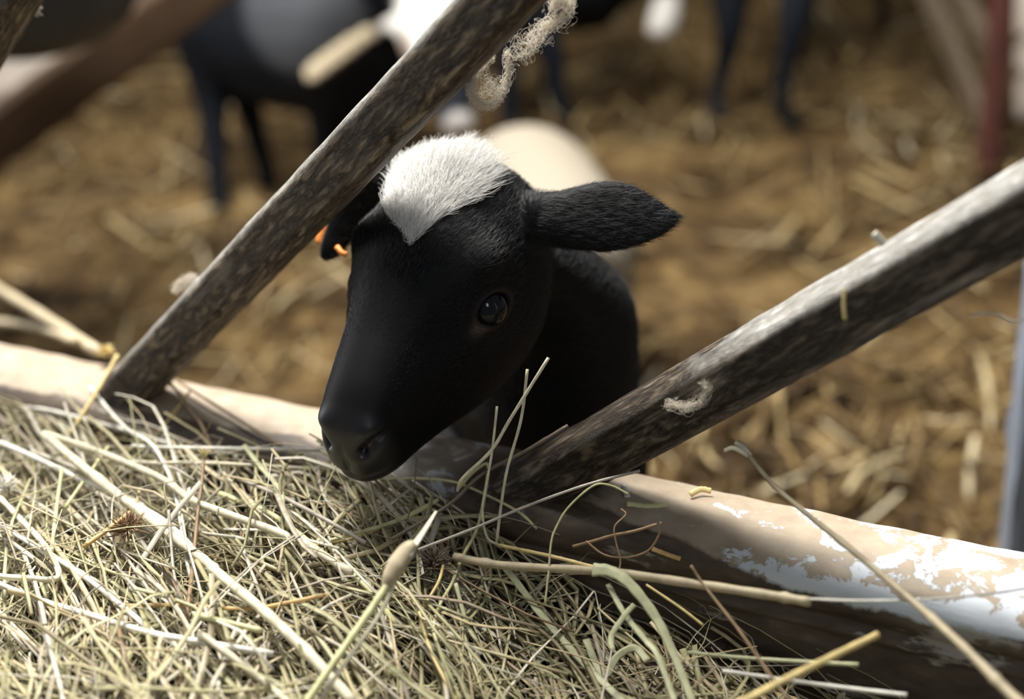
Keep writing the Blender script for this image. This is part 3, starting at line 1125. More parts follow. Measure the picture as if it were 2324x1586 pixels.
# ------------------------------------------------------------------ things around the pen
M_WOOD = plain('brown_wood', (0.070, 0.042, 0.024), 0.7, 0.25, 0.35, 20)
M_TUB = plain('grey_rubber', (0.050, 0.055, 0.063), 0.5, 0.4, 0.2, 10)
M_RED = plain('red_paint', (0.105, 0.038, 0.032), 0.5, 0.4, 0.3, 30)
M_GREY = plain('blue_grey_metal', (0.26, 0.30, 0.37), 0.45, 0.5, 0.15, 20)
M_PALE = plain('pale_concrete', (0.60, 0.52, 0.45), 0.8, 0.2, 0.2, 12)
M_TANW = plain('weathered_wood', (0.13, 0.098, 0.068), 0.8, 0.2, 0.3, 20)


def beam(name, a, b, w, h, mat, parent=None, up=(0, 0, 1)):
    a, b = np.array(a, float), np.array(b, float)
    x = norm(b - a)
    y = norm(np.cross(np.array(up, float), x))
    z = np.cross(x, y)
    pr_ = round_profile(w / 2, h / 2, -h / 2, min(w, h) * 0.18)
    o = extrude_profile(name, pr_, 0, np.linalg.norm(b - a), 24, mat, parent, 0.0006, 5)
    if parent is None:
        o.matrix_world = Matrix(((x[0], y[0], z[0], a[0]), (x[1], y[1], z[1], a[1]), (x[2], y[2], z[2], a[2]), (0, 0, 0, 1)))
    else:
        place_local(o, a, x, y, z)
    return o


d0, d1 = at(-60, 350, 2.05), at(520, -75, 2.05)
dv = norm(d1 - d0)
d0 = d0 - dv * (d0[2] / dv[2]) * 0.995
bm_ = beam('diagonal_brace', d0, d1 + dv * 0.25, 0.05, 0.075, M_WOOD)
tag(bm_, 'thick brown wooden brace slanting up behind the dark tub', 'beam')


def lathe(name, prof, mat, parent, loc, S=48, smooth=True):
    ang = np.arange(S) * 2 * np.pi / S
    V, Q = [], []
    for r, z in prof:
        for a in ang:
            V.append((loc[0] + r * math.cos(a), loc[1] + r * math.sin(a), loc[2] + z))
    for k in range(len(prof) - 1):
        for j in range(S):
            a, b = k * S + j, k * S + (j + 1) % S
            Q.append((a, b, b + S, a + S))
    Q.append(tuple(range(S))[::-1])
    return mesh_obj(name, V, Q + [tuple((len(prof) - 1) * S + j for j in range(S))], mat, parent, smooth)


tc0 = at(95, 112, 1.75)
tub = empty('feed_tub', tuple(tc0))
tag(tub, 'dark grey round-bottomed rubber feed tub hung by the brown brace', 'tub')
lathe('tub_body', [(0.02, -0.002), (0.05, 0.0), (0.085, 0.010), (0.115, 0.030), (0.137, 0.060), (0.149, 0.10), (0.154, 0.15), (0.156, 0.20), (0.149, 0.20), (0.146, 0.15), (0.130, 0.075), (0.10, 0.034), (0.02, 0.018)], M_TUB, tub, tc0)
V, Q, T = sweep(np.array([[tc0 + np.array([0.152 * math.cos(q), 0.152 * math.sin(q), 0.20]) for q in np.linspace(0, 2 * math.pi, 49)]]), np.full((1, 49), 0.007), 10)
fast_mesh('rim', V, Q, M_TUB, tub, tris=T)
hp = [tc0 + np.array([0.15 * math.cos(q), 0.03, 0.20 + 0.16 * math.sin(q)]) for q in np.linspace(0, math.pi, 30)]
V, Q, T = sweep(np.array([hp]), np.full((1, 30), 0.004), 8)
fast_mesh('handle', V, Q, M_GREY, tub, tris=T)

# pale floor edge beyond the brace
k1 = floor_at(40, 215)
slab = box('trim_1', (-2.6, k1[1] - 0.10, -0.02), (k1[0] + 0.20, k1[1] + 0.7, 0.05), M_PALE, None, 0.01)
tag(slab, 'pale concrete kerb beyond the brown brace', 'kerb', kind='structure')

# pen divider: red post, tan braces and pale panel
div = empty('pen_divider', tuple(floor_at(2240, 420)))
tag(div, 'red post with weathered diagonal brace and pale panel across the pen', 'fence')
rp = floor_at(2240, 420)
rp2 = rp + np.array([0, 0, 0.95])
beam('post', rp, rp2, 0.030, 0.030, M_RED, div, (0, 1, 0))
f1, f2 = at(2255, 330, 2.40), at(2100, -30, 2.55)
beam('brace', f1 - norm(f2 - f1) * 0.03, f2 + norm(f2 - f1) * 0.3, 0.02, 0.042, M_TANW, div)
f1, f2 = at(2262, 130, 2.42), at(2160, -40, 2.5)
beam('brace', f1, f2 + norm(f2 - f1) * 0.3, 0.02, 0.04, M_TANW, div)
f1 = at(2335, 35, 2.42)
f2 = at(2335, 265, 2.42)
pan = beam('panel', f2, f1 + (f1 - f2) * 0.3, 0.012, 0.085, M_PALE, div, (0, 1, 0))
pan['label'] = 'pale grey panel'

# blue-grey upright at the edge of the view
gp = at(2318, 900, 1.12)
post = beam('upright_post', (gp[0] + 0.012, gp[1], -0.01), (gp[0] + 0.012, gp[1], 0.62), 0.03, 0.03, M_GREY, None, (0, 1, 0))
tag(post, 'blue-grey metal upright post behind the end of the dusty rail', 'post')


# ------------------------------------------------------------------ the hay
HS = np.array([-0.9, 0.0, 0.2, 0.30, 0.36, 0.40, 0.45, 0.50, 0.545, 0.59, 0.7, 1.2])
HZ = np.array([0.470, 0.476, 0.482, 0.486, 0.483, 0.466, 0.447, 0.433, 0.425, 0.421, 0.410, 0.38])


def heap_z(s, t):
    z = np.interp(s, HS, HZ)
    lump = 0.007 * np.sin(s * 31 + 1.0) * np.cos(t * 37 + 0.5) + 0.005 * np.sin(s * 57 + t * 44)
    rise = 0.10 * np.clip(t - 0.05, 0, 0.3) * np.interp(s, [0, 0.35, 0.6], [0.25, 0.2, 0.15])
    fade = smoothstep(np.asarray(t, float), 0.03, 0.08)
    return z + lump * fade + rise


def surf_z(s, t):
    z = np.where(np.abs(t) < RAIL_HALF, RAIL_TOP, np.where(t > 0, heap_z(s, t), 0.0))
    return z


def on_surface(px, py, h):
    """The point where the sight line through a pixel first comes within h of the rail or the hay."""
    v = at(px, py, 1.0) - CAM
    for d in np.arange(0.40, 1.1, 0.0015):
        Pq = CAM + v * d
        w = Pq - A
        s, t = w @ UU, w @ NN
        if Pq[2] <= surf_z(s, t) + h and t > -RAIL_HALF - 0.005:
            return Pq
    return CAM + v * 0.75


# dense heart of the heap
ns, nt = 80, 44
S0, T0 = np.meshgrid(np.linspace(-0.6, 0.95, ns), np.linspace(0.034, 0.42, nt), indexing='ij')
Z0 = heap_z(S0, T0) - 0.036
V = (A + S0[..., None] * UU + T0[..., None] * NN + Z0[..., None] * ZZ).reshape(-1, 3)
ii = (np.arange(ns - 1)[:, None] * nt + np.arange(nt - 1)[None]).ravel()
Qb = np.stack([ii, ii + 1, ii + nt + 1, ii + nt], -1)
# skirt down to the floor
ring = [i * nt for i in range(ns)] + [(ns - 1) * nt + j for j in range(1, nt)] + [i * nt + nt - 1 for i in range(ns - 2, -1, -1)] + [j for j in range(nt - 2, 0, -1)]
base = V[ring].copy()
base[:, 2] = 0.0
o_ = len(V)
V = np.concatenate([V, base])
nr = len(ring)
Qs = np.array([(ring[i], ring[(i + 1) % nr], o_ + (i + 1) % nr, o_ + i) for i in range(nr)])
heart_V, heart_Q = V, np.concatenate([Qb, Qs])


def hay_batch(N, smin, smax, tmin, tmax, lmin, lmax, rmin, rmax, ang_mean, ang_sd, zlo, zhi, K=8, flat=(0.22, 0.8), curve=0.13, tilt=0.14):
    s = rng.uniform(smin, smax, N)
    t = rng.uniform(tmin, tmax, N)
    L_ = rng.uniform(lmin, lmax, N)
    a = rng.normal(ang_mean, ang_sd, N)
    k = rng.normal(0, curve, N)
    kink = np.where(rng.random(N) < 0.18, rng.normal(0, 0.9, N), 0.0)
    kpos = rng.uniform(-0.3, 0.3, N)
    q = np.linspace(-0.5, 0.5, K)
    th = a[:, None] + k[:, None] * q[None] * 2 + rng.normal(0, 0.025, (N, K)) + kink[:, None] * (q[None] > kpos[:, None])
    ds = np.cos(th) * L_[:, None] / (K - 1)
    dt = np.sin(th) * L_[:, None] / (K - 1)
    Sx = s[:, None] + np.cumsum(ds, 1) - ds.sum(1, keepdims=True) / 2
    Tx = t[:, None] + np.cumsum(dt, 1) - dt.sum(1, keepdims=True) / 2
    rr = rng.uniform(rmin, rmax, N)
    off = RAIL_HALF + rr + 0.003
    Tx = np.maximum(Tx, off[:, None] + 0.0 * Tx)
    zc_ = rng.uniform(zlo, zhi, N)
    Zx = heap_z(s[:, None] * 0.5 + Sx * 0.5, t[:, None] * 0.5 + Tx * 0.5) + zc_[:, None] + q[None] * (rng.normal(0, tilt, N) * L_)[:, None]
    Zx = Zx + rng.normal(0, 0.0008, (N, K))
    cap = heap_z(Sx, Tx) + 0.030
    Zx = np.minimum(Zx, cap)
    P = A + Sx[..., None] * UU + Tx[..., None] * NN + Zx[..., None] * ZZ
    r_ = rr[:, None] * (1 - 0.35 * np.abs(q[None]) * 2 * rng.random((N, 1)))
    ref = norm(np.array([0, 0, 1.0]) + rng.normal(0, 0.45, (N, 3)))
    return sweep(P, r_, 5, rng.uniform(*flat, N), ref=ref)


parts = [
    hay_batch(1050, -0.15, 0.72, 0.05, 0.36, 0.08, 0.20, 0.0004, 0.0010, 0.7, 0.8, -0.034, -0.012),
    hay_batch(1500, -0.15, 0.72, 0.045, 0.36, 0.10, 0.28, 0.0004, 0.0011, 0.55, 0.33, -0.016, 0.010, K=10),
    hay_batch(260, -0.15, 0.62, 0.05, 0.36, 0.12, 0.30, 0.0009, 0.0018, 0.52, 0.20, -0.004, 0.012, K=10, curve=0.08),
    hay_batch(600, -0.15, 0.72, 0.045, 0.36, 0.02, 0.08, 0.00025, 0.0006, 0.0, 2.0, -0.008, 0.012, tilt=0.45),
    hay_batch(800, -0.15, 0.72, 0.045, 0.36, 0.06, 0.18, 0.0003, 0.0006, 0.9, 1.2, -0.004, 0.016, tilt=0.2, curve=0.5, K=10),
    hay_batch(560, 0.28, 0.74, 0.045, 0.34, 0.08, 0.20, 0.0009, 0.0022, 0.75, 0.6, -0.010, 0.010, flat=(0.10, 0.2), curve=0.7, K=12),
]
Vs, Qs_, Ts = [heart_V], [heart_Q], []
o_ = len(heart_V)
for v, q_, t_ in parts:
    Vs.append(v)
    Qs_.append(q_ + o_)
    Ts.append(t_ + o_)
    o_ += len(v)
hay = fast_mesh('hay', np.concatenate(Vs), np.concatenate(Qs_), M_HAY, tris=np.concatenate(Ts), smooth=False)
tag(hay, 'deep heap of pale green and yellow hay in front of the rail', 'hay', kind='stuff')
M_HEART_SHADE = plain('hay_heart_shade', (0.045, 0.033, 0.018), 0.9, 0.1, 0.4, 90)  # dark brown core paints in the shade of the gaps between stalks
hay.data.materials.append(M_HEART_SHADE)
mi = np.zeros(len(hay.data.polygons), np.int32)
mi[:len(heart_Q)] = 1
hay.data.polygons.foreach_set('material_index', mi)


def stalk(label, px, w, col, h=0.012, d=None, cat='straw stalk', flat=1.0, name='straw_stalk', taper=(1, 1), nodes=0, tip=None):
    """One stalk traced as pixel/height pairs over the hay; w its width in pixels; d = depths at its two ends when it stands free."""
    n_ = len(px)
    hs = np.interp(np.linspace(0, 1, n_), np.linspace(0, 1, len(h)), h) if isinstance(h, (list, tuple)) else [h] * n_
    if d is not None:
        ds = np.interp(np.linspace(0, 1, n_), np.linspace(0, 1, len(d)), d)
        pts = [at(x, y, q) for (x, y), q in zip(px, ds)]
    else:
        pts = [on_surface(x, y, q) for (x, y), q in zip(px, hs)]
        ds = [(p - CAM) @ CF for p in pts]
        if n_ > 2:
            dm = np.convolve(np.r_[ds[0], ds, ds[-1]], [0.25, 0.5, 0.25], 'valid')
            pts = [at(x, y, q) for (x, y), q in zip(px, dm)]
    pts = np.array(pts)
    K = max(14, 6 * n_)
    C_ = catmull(pts, K)
    dep = float(np.mean((C_ - CAM) @ CF))
    r_ = w * dep / FPX / 2 * np.linspace(taper[0], taper[1], K)
    if nodes:
        for q in np.linspace(0.15, 0.85, nodes):
            r_ = r_ * (1 + 0.35 * np.exp(-((np.linspace(0, 1, K) - q) / 0.012) ** 2))
    r_ = r_ * (1 + 0.06 * np.sin(np.arange(K) * 1.7))
    V, Q, T = sweep(C_[None], r_[None], 7, flat, ref=(np.array([norm(CAM - C_.mean(0)) + 0.15])))
    c0 = pts[len(pts) // 2]
    if tip is None:
        o = fast_mesh(name, V - c0, Q, SC[col], tris=T, smooth=False)
        o.location = c0
        return tag(o, label, cat)
    root = empty(name, tuple(c0))
    tag(root, label, cat)
    fast_mesh('stem', V, Q, SC[col], root, tris=T, smooth=False)
    return root


ST = [
    ('slim brown woody stalk with a broken tip leaning across the rail', [(1690, 1022), (1755, 1100), (1830, 1165), (1950, 1262), (2080, 1372), (2180, 1462), (2260, 1542), (2330, 1610)], 17, 'tan', dict(d=(0.665, 0.65, 0.62, 0.57, 0.545), taper=(0.62, 1.35), nodes=4, tip=True)),
    ('yellow cut straw end pointing up beside the dark rail front', [(1670, 1600), (1790, 1538), (1890, 1489), (1992, 1440)], 17, 'yellow', dict(d=(0.57, 0.60))),
    ('thick grey-green hollow stem ending in a swollen brown bud', [(690, 1600), (760, 1500), (830, 1400), (885, 1318)], 17, 'lime', dict(d=(0.60, 0.63), taper=(1, 1.1), tip=True)),
    ('pale stem running close below the swollen brown bud', [(725, 1590), (800, 1480), (860, 1395), (898, 1315)], 11, 'pale', dict(d=(0.605, 0.632))),
    ('tall pale straw rising highest in front of the lamb throat', [(1245, 812), (1160, 948), (1115, 1022), (1050, 1085), (1038, 1114)], 8, 'pale', dict(d=(0.70, 0.72))),
    ('thin upright straw just left of the tallest straw before the throat', [(1197, 838), (1183, 950), (1151, 1066), (1137, 1150), (1127, 1232)], 7, 'pale', dict(d=(0.705, 0.725))),
    ('short upright straw standing nearest to the lamb chin', [(1128, 922), (1117, 1022), (1102, 1110), (1095, 1160), (1105, 1218), (1130, 1236)], 6, 'pale', dict(d=(0.708, 0.722))),
    ('long kinked yellow-green stem dropping from the rail into the hay', [(1040, 1110), (1075, 1070), (1107, 1054), (1101, 1118), (1083, 1199), (1050, 1263), (1026, 1323), (1002, 1365), (986, 1411), (990, 1455), (1050, 1600)], 8, 'lime', dict(h=0.018)),
    ('bent straw forking beside the kinked yellow-green stem', [(1006, 1283), (994, 1323), (958, 1383), (954, 1399), (982, 1487), (1040, 1600)], 8, 'yellow', dict(h=0.018)),
    ('dark brown twig with a cut pale end crossing the rail', [(1289, 966), (1190, 1025), (1091, 1078), (1018, 1146), (890, 1223)], 9, 'dark', dict(d=(0.72, 0.725, 0.725, 0.705), nodes=2)),
    ('long grey stalk lying over the rail towards the bar foot', [(1452, 1068), (1331, 1100), (1199, 1147), (1075, 1199), (950, 1247)], 7, 'grey', dict(d=(0.705, 0.715, 0.71, 0.695))),
    ('thin stem arching over the dark rail front like a hoop', [(1427, 1122), (1387, 1102), (1347, 1102), (1291, 1150), (1263, 1195), (1251, 1231), (1245, 1299), (1237, 1371)], 5, 'lime', dict(d=(0.695, 0.69, 0.69, 0.685))),
    ('thick beige stem lying along the lower front of the rail', [(1030, 1263), (1143, 1283), (1371, 1297), (1572, 1324), (1750, 1351), (1838, 1366)], 21, 'tan', dict(d=(0.71, 0.70, 0.675, 0.65, 0.632, 0.622), nodes=2)),
    ('yellow straw bent sharply where it meets the upright straws', [(1131, 1237), (1250, 1262), (1367, 1292)], 9, 'yellow', dict(d=(0.722, 0.70, 0.68))),
    ('pale curved straw sweeping from under the lamb mouth along the rail', [(850, 1090), (930, 1086), (1010, 1090), (1066, 1106), (1171, 1158), (1219, 1200)], 6, 'lime', dict(h=0.008)),
    ('straight pale straw with a cut end below the lamb mouth', [(994, 1134), (930, 1170), (850, 1198), (700, 1240)], 9, 'lime', dict(h=0.016)),
    ('thin dark stem slanting down the brown rail front', [(1568, 1283), (1600, 1331), (1672, 1423), (1720, 1491), (1790, 1590)], 7, 'brown', dict(d=(0.65, 0.645, 0.63, 0.62, 0.605))),
    ('short yellowish straw with a side shoot against the rail front', [(1467, 1327), (1544, 1379), (1596, 1419)], 6, 'yellow', dict(d=(0.675, 0.665, 0.66))),
    ('broad green blade folded over the beige stem and hanging down', [(1345, 1292), (1385, 1296), (1430, 1325), (1490, 1403), (1532, 1491), (1575, 1600)], 28, 'green', dict(d=(0.672, 0.668, 0.660, 0.648, 0.632), flat=0.12, taper=(1.2, 0.6), name='grass_blade', cat='grass blade')),
    ('narrow green blade beside the folded broad blade', [(1380, 1325), (1419, 1395), (1467, 1455), (1492, 1487), (1535, 1600)], 14, 'green', dict(d=(0.672, 0.660, 0.650, 0.642, 0.628), flat=0.15, name='grass_blade', cat='grass blade')),
    ('short twisted green blade branching off the narrow blade', [(1440, 1372), (1419, 1395), (1388, 1443), (1390, 1474)], 13, 'green', dict(d=(0.660, 0.657, 0.652, 0.648), flat=0.15, name='grass_blade', cat='grass blade')),
    ('long flat green blade sloping across the hay under the beige stem', [(1143, 1283), (1195, 1351), (1235, 1403), (1331, 1511), (1423, 1600)], 18, 'green', dict(h=0.016, flat=0.15, name='grass_blade', cat='grass blade')),
    ('curled limp green leaf low in the hay under the folded blade', [(1330, 1450), (1350, 1500), (1375, 1530), (1400, 1490), (1440, 1470), (1470, 1500)], 19, 'green', dict(h=0.012, flat=0.1, name='grass_blade', cat='grass blade')),
    ('green blade forking down from the kinked stem', [(1034, 1323), (1058, 1411), (1082, 1455)], 10, 'green', dict(h=0.018, flat=0.3, name='grass_blade', cat='grass blade')),
    ('white straw bending from the dirty bar foot down into the hay', [(205, 878), (248, 932), (290, 975), (341, 1006), (372, 1052), (395, 1110), (410, 1184), (426, 1281), (440, 1330)], 9, 'white', dict(h=(0.012, 0.02, 0.02, 0.012))),
    ('pale straw lying level under the dirty bar foot', [(60, 925), (112, 932), (209, 956), (294, 979), (390, 1010)], 10, 'white', dict(h=0.008)),
    ('longest thick cream straw running diagonally through the hay', [(100, 985), (217, 1083), (372, 1203), (465, 1273), (503, 1308), (602, 1390), (697, 1480), (806, 1600)], 24, 'pale', dict(h=0.023, nodes=3)),
    ('long pale green straw above the thick cream straw', [(108, 985), (232, 1029), (368, 1087), (449, 1141), (658, 1219), (798, 1300)], 18, 'pale', dict(h=0.022, nodes=2)),
    ('bundle-edge straw crossing behind the thick cream straw', [(0, 1004), (58, 1029), (174, 1083), (271, 1126), (380, 1190), (470, 1280)], 15, 'white', dict(h=0.019)),
    ('thin reddish-brown upright stem with a frayed tip', [(463, 1032), (459, 1087), (449, 1165), (438, 1281), (430, 1350), (412, 1500), (405, 1600)], 10, 'brown', dict(d=(0.76, 0.745, 0.72, 0.68, 0.655, 0.625), taper=(0.8, 1.1), tip=True)),
    ('short straw leaning against the white bent straw', [(246, 1014), (205, 1072), (147, 1153)], 9, 'lime', dict(h=0.018)),
    ('upright straw stub above the white flower husk', [(141, 1064), (128, 1157), (116, 1262)], 9, 'lime', dict(h=0.018)),
    ('straight cream straw pointing at the lamb muzzle', [(300, 1012), (352, 1015), (540, 1018), (728, 1021)], 9, 'white', dict(h=0.014)),
    ('straight straw below the one pointing at the muzzle', [(200, 1046), (350, 1050), (503, 1052), (740, 1066)], 9, 'pale', dict(h=0.012)),
    ('green blade with a bent foot close to the lamb nose', [(554, 1010), (589, 1056), (635, 1110), (642, 1150)], 12, 'green', dict(h=0.016, flat=0.3, name='grass_blade', cat='grass blade')),
    ('brown twig leaning on the dirty bar foot', [(333, 826), (380, 863), (430, 925), (457, 963), (482, 1020)], 8, 'brown', dict(h=(0.03, 0.012, 0.01, 0.008))),
    ('dark thin twig lying across the dusty rail', [(370, 843), (430, 882), (530, 945), (640, 1014)], 7, 'brown', dict(h=0.004)),
    ('short straw stub crossing the dark twig on the rail', [(430, 890), (407, 921), (349, 996)], 7, 'yellow', dict(h=0.006)),
    ('yellow straw propped against the foot of the dirty bar', [(267, 806), (217, 894), (155, 990)], 10, 'yellow', dict(h=(0.026, 0.012, 0.014))),
    ('sharply folded cream straw at the picture edge', [(0, 1130), (43, 1175), (99, 1235), (133, 1308), (60, 1312), (-20, 1306)], 14, 'pale', dict(h=0.017)),
    ('long greyish straw across the lower hay', [(-20, 1318), (90, 1362), (172, 1386), (327, 1433), (413, 1450), (620, 1484)], 15, 'white', dict(h=0.015, nodes=2)),
    ('short orange straw near the brown flower clump', [(297, 1162), (240, 1205), (189, 1241)], 11, 'orange', dict(h=0.018)),
    ('flat orange blade lying level through the hay', [(262, 1375), (396, 1373), (559, 1381), (660, 1366), (749, 1347)], 10, 'orange', dict(h=0.014, flat=0.4, name='grass_blade', cat='grass blade')),
    ('thick pale straw low in the hay beside the bud stem', [(452, 1437), (559, 1515), (660, 1600)], 18, 'pale', dict(h=0.016)),
    ('short bright yellow-green straw on top of the hay', [(439, 1394), (515, 1412), (594, 1431)], 13, 'lime', dict(h=0.019)),
    ('thin grey upright stem beside the reddish-brown one', [(383, 1158), (388, 1230), (396, 1308), (413, 1365)], 7, 'grey', dict(h=0.02)),
    ('hair-thin pale straw stretched over the white end of the rail', [(2335, 1334), (2240, 1348), (2100, 1360), (1950, 1363), (1838, 1359)], 6, 'white', dict(d=(0.605, 0.61, 0.615, 0.62))),
    ('frayed green straw poking right from the hay edge', [(1560, 1480), (1680, 1492), (1800, 1500), (1948, 1508)], 9, 'green', dict(d=(0.655, 0.645, 0.635, 0.62))),
    ('pale straw poking right at the lower edge of the hay', [(1640, 1522), (1800, 1545), (1930, 1562), (2058, 1577)], 10, 'white', dict(d=(0.64, 0.625, 0.61))),
    ('thick straw descending from the pale green one toward the bud', [(500, 1120), (620, 1170), (740, 1262), (830, 1330), (900, 1420)], 14, 'lime', dict(h=0.014)),
    ('dark grey stem over the hay below the lamb nose', [(540, 1085), (640, 1128), (740, 1180), (830, 1232)], 10, 'grey', dict(h=0.016)),
    ('pale straw crossing the lower left hay from edge to grey straw', [(0, 1190), (80, 1240), (180, 1300), (280, 1378), (352, 1440)], 13, 'white', dict(h=0.014)),
    ('small white chip stuck on the dusty upper edge of the right bar', [(1984, 530), (1994, 540), (2006, 556)], 18, 'white', dict(d=(0.588, 0.589, 0.590), name='straw_chip', cat='straw chip', flat=0.5)),
    ('short straw hanging over the scraped front of the right bar', [(1917, 655), (1915, 690), (1918, 725)], 9, 'yellow', dict(d=(0.5915, 0.592, 0.593))),
    ('loose bleached straw drooping below the end of the right bar', [(2202, 716), (2255, 711), (2306, 730), (2350, 690), (2390, 560)], 6, 'white', dict(d=(0.60, 0.59, 0.575, 0.56, 0.545))),
    ('thick blurred stem slanting behind the rail at the picture edge', [(-30, 640), (90, 712), (225, 800)], 26, 'tan', dict(d=(1.35, 1.15, 0.97))),
    ('blurred pale straw lying low behind the rail at the picture edge', [(-30, 728), (80, 742), (170, 775)], 22, 'tan', dict(d=(1.32, 1.18, 1.0))),
    ('thin yellow straw pointing up over the dark gap by the bud', [(700, 1235), (800, 1222), (900, 1180), (994, 1134)], 7, 'yellow', dict(h=0.012)),
]
STALKS = {}
for lab, px, w, col, kw in ST:
    STALKS[lab] = stalk(lab, px, w, col, **kw)


def clump(name, center, r, n_, length, rad, mat, parent=None, flatten=1.0, K=4):
    """A husk or flower head: short curved bracts around a point."""
    dirs = norm(rng.normal(0, 1, (n_, 3)))
    dirs[:, 2] = np.abs(dirs[:, 2]) * flatten + 0.05
    q = np.linspace(0, 1, K)[None, :, None]
    base = np.asarray(center) + dirs * r * 0.3
    side = norm(np.cross(dirs, rng.normal(0, 1, (n_, 3))))
    P = base[:, None] + dirs[:, None] * q * length * rng.uniform(0.6, 1.2, (n_, 1, 1)) + side[:, None] * (q ** 2) * length * 0.4
    V, Q, T = sweep(P, rad * np.array([0.6, 1, 0.9, 0.2])[None, :] * np.ones((n_, 1)), 5, 0.35, ref=side)
    return fast_mesh(name, V, Q, mat, parent, tris=T)


# parts of the three special stems
woody = STALKS[ST[0][0]]
c = at(1660, 1010, 0.667)
V, Q, T = sweep(np.array([catmull([at(1700, 1035, 0.664), at(1685, 1012, 0.666), at(1668, 1003, 0.667)], 12), catmull([at(1695, 1030, 0.664), at(1665, 1016, 0.666), at(1644, 1022, 0.668)], 12)]),
                np.array([np.linspace(0.0019, 0.0012, 12)] * 2), 8, 0.7)
fast_mesh('broken_tip', V, Q, SC['pale'], woody, tris=T)['label'] = 'frayed pale broken tip'
budst = STALKS[ST[2][0]]
V, Q, T = sweep(np.array([catmull([at(872, 1335, 0.629), at(888, 1305, 0.63), at(905, 1275, 0.631), at(925, 1245, 0.633), at(942, 1233, 0.634)], 24)]), np.array([np.interp(np.linspace(0, 1, 24), [0, 0.2, 0.45, 0.8, 1], [0.0018, 0.0040, 0.0050, 0.0036, 0.0022])]), 12, 0.8)
fast_mesh('bud', V, Q, SC['tan'], budst, tris=T)['label'] = 'swollen greyish-brown bud'
V, Q, T = sweep(np.array([catmull([at(925, 1260, 0.630), at(962, 1205, 0.64), at(990, 1160, 0.65)], 12)]), np.array([np.linspace(0.0022, 0.0006, 12)]), 8, 0.25)
fast_mesh('bract', V, Q, SC['pale'], budst, tris=T)['label'] = 'pale papery bract'
redst = STALKS[ST[29][0]]
P = np.array([[at(463, 1040, 0.757), at(463 + dx * 0.6, 1026, 0.757), at(463 + dx, 1015 + abs(dx) * 0.3, 0.757)] for dx in (-14, -7, -1, 6, 12, 18)])
V, Q, T = sweep(P, np.array([[0.0005, 0.0005, 0.0002]] * 6), 5)
fast_mesh('frayed_tip', V, Q, SC['yellow'], redst, tris=T)

o = clump('seed_head', on_surface(240, 803, 0.006), 0.004, 60, 0.0055, 0.0008, SC['yellow'])
tag(o, 'tan seed head resting on the rail by the dirty bar', 'seed head')
o = clump('flower_husk', on_surface(14, 1112, 0.016), 0.005, 60, 0.007, 0.0009, SC['white'])
tag(o, 'whitish dried flower husk at the hay edge', 'flower')
o = clump('flower_husk', on_surface(290, 1205, 0.012), 0.006, 110, 0.009, 0.0006, SC['brown'])
tag(o, 'brown dried flower clump in the hay', 'flower')
o = clump('flower_husk', on_surface(985, 1285, 0.012), 0.006, 110, 0.009, 0.0006, SC['dark'])
tag(o, 'dark dried flower clump in the hay beside the bud', 'flower')


def chip(label, px, w, col, h=0.0015, flat=0.35):
    return stalk(label, px, w, col, h=h, cat='straw chip', flat=flat, name='straw_chip')


chip('yellow straw chip lying on the dusty rail', [(1422, 1143), (1470, 1148), (1518, 1145)], 13, 'lime')
chip('curled yellow husk chip on the back of the dusty rail', [(1566, 1122), (1590, 1110), (1614, 1114)], 14, 'yellow', 0.003)
chip('small white chip by the foot of the right bar', [(1416, 1100), (1424, 1128)], 15, 'white')
chip('splintered tan husk stuck on the rail front', [(1480, 1245), (1515, 1258), (1545, 1268)], 12, 'orange', 0.002)
stalk('thin hooked tendril of dry stem on the rail front', [(1300, 1240), (1345, 1228), (1390, 1215), (1440, 1205), (1490, 1190)], 7, 'brown', d=(0.70, 0.69, 0.68), cat='twig', name='dry_twig')
stalk('looped tendril of dry stem on the rail front', [(1330, 1228), (1370, 1258), (1420, 1265), (1470, 1250), (1495, 1215), (1500, 1185)], 5, 'brown', d=(0.695, 0.69, 0.68, 0.675), cat='twig', name='dry_twig')
stalk('wavy upright tendril of dry stem against the rail front', [(1410, 1155), (1420, 1168), (1395, 1195), (1398, 1230), (1408, 1270), (1405, 1295)], 4, 'brown', d=(0.69, 0.685, 0.68), cat='twig', name='dry_twig')


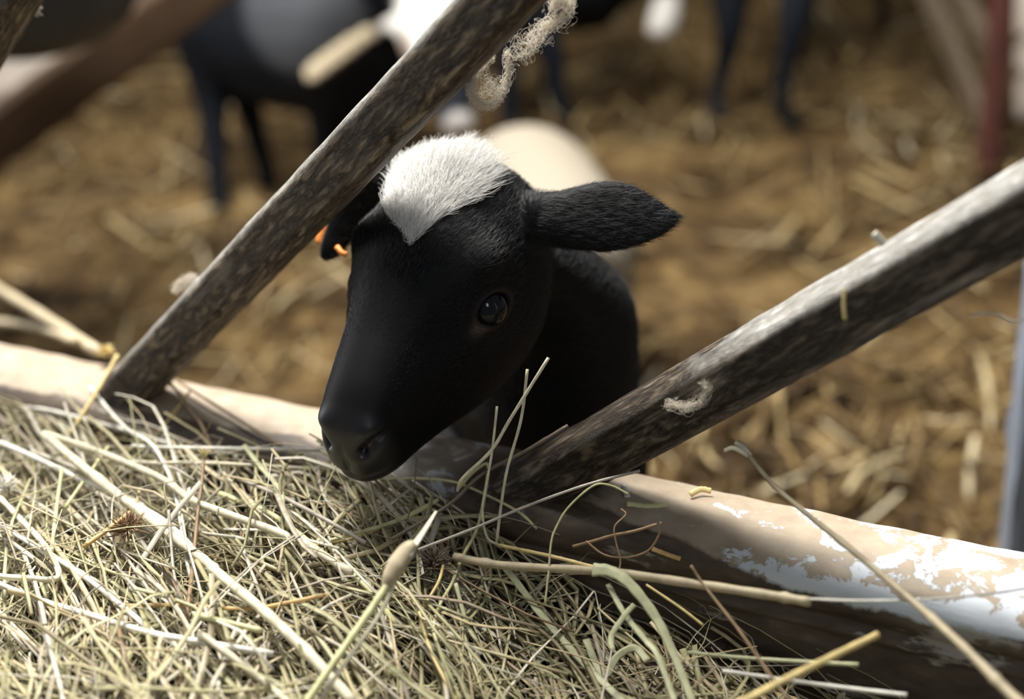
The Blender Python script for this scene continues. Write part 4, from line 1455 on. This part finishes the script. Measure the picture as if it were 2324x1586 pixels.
# ------------------------------------------------------------------ wool caught on the bars
def wool(label, path, n_, spread, loops, rad=0.00007, size=0.004, mat=M_WOOL):
    """Curly fibres strung along a path of points."""
    path = np.array(path)
    C_ = catmull(path, 60)
    K = 26
    st_ = rng.uniform(0, 1, n_)
    ln_ = rng.uniform(0.08, 0.35, n_)
    q = np.linspace(0, 1, K)
    idx = np.clip(st_[:, None] + (q[None] - 0.5) * ln_[:, None], 0, 1) * 59
    i0 = np.floor(idx).astype(int).clip(0, 58)
    fr = (idx - i0)[..., None]
    P = C_[i0] * (1 - fr) + C_[i0 + 1] * fr
    P = P + rng.normal(0, spread, (n_, 1, 3))
    ph = rng.uniform(0, 6.28, (n_, 3, 1))
    fq = rng.uniform(0.5, 1.0, (n_, 3, 1)) * loops
    amp = rng.uniform(0.2, 1.0, (n_, 1, 1)) * size
    P = P + (np.sin(fq * q[None, None] * 6.28 + ph) * amp).transpose(0, 2, 1) * 0.6
    c0 = path.mean(0)
    o = hair('wool_tuft', P - c0, rad, rad * 0.6, mat)
    o.location = c0
    return tag(o, label, 'wool')


wool('ring-shaped wool tuft hanging under the bar above the lamb head', [at(1115, 130, 0.682), at(1085, 165, 0.682), at(1068, 200, 0.682), at(1085, 232, 0.682), at(1115, 238, 0.682), at(1140, 205, 0.682), at(1155, 160, 0.682), at(1150, 120, 0.680)], 210, 0.0009, 4.0, 0.00008, 0.0028)
wool('thin wispy wool strand between two tufts under the bar', [at(1150, 125, 0.676), at(1185, 118, 0.673), at(1215, 95, 0.68), at(1225, 70, 0.68), at(1200, 95, 0.68), at(1170, 105, 0.682)], 50, 0.0022, 3, 0.00006, 0.006)
wool('cream wool clump on the bar at the top edge of the picture', [at(1235, 62, 0.675), at(1262, 55, 0.672), at(1288, 30, 0.67), at(1290, 5, 0.668), at(1270, -10, 0.668), at(1255, 20, 0.67)], 130, 0.0016, 4.0, 0.00008, 0.0035)
wool('curls of wool inside the ring-shaped tuft', [at(1110, 165, 0.684), at(1120, 190, 0.684), at(1105, 210, 0.684), at(1125, 215, 0.684)], 40, 0.0020, 2.5, 0.00006, 0.005)
wool('dusty wool lump on the upper edge of the dirty bar near its foot', [at(398, 655, 0.832), at(415, 640, 0.832), at(440, 632, 0.832), at(425, 660, 0.832)], 200, 0.0015, 2.0, 0.00007, 0.003)
wool('flat wool smear on the scraped front of the bar beside the lamb neck', [at(1520, 915, 0.672), at(1555, 925, 0.67), at(1590, 910, 0.668), at(1606, 880, 0.665), at(1598, 865, 0.665)], 220, 0.0012, 1.6, 0.00006, 0.003)
wool('wool wisp on the bar end in the top corner', [at(30, 45, 0.80), at(60, 20, 0.80), at(80, 25, 0.80), at(70, 5, 0.80)], 90, 0.0016, 2.0, 0.00006, 0.004)
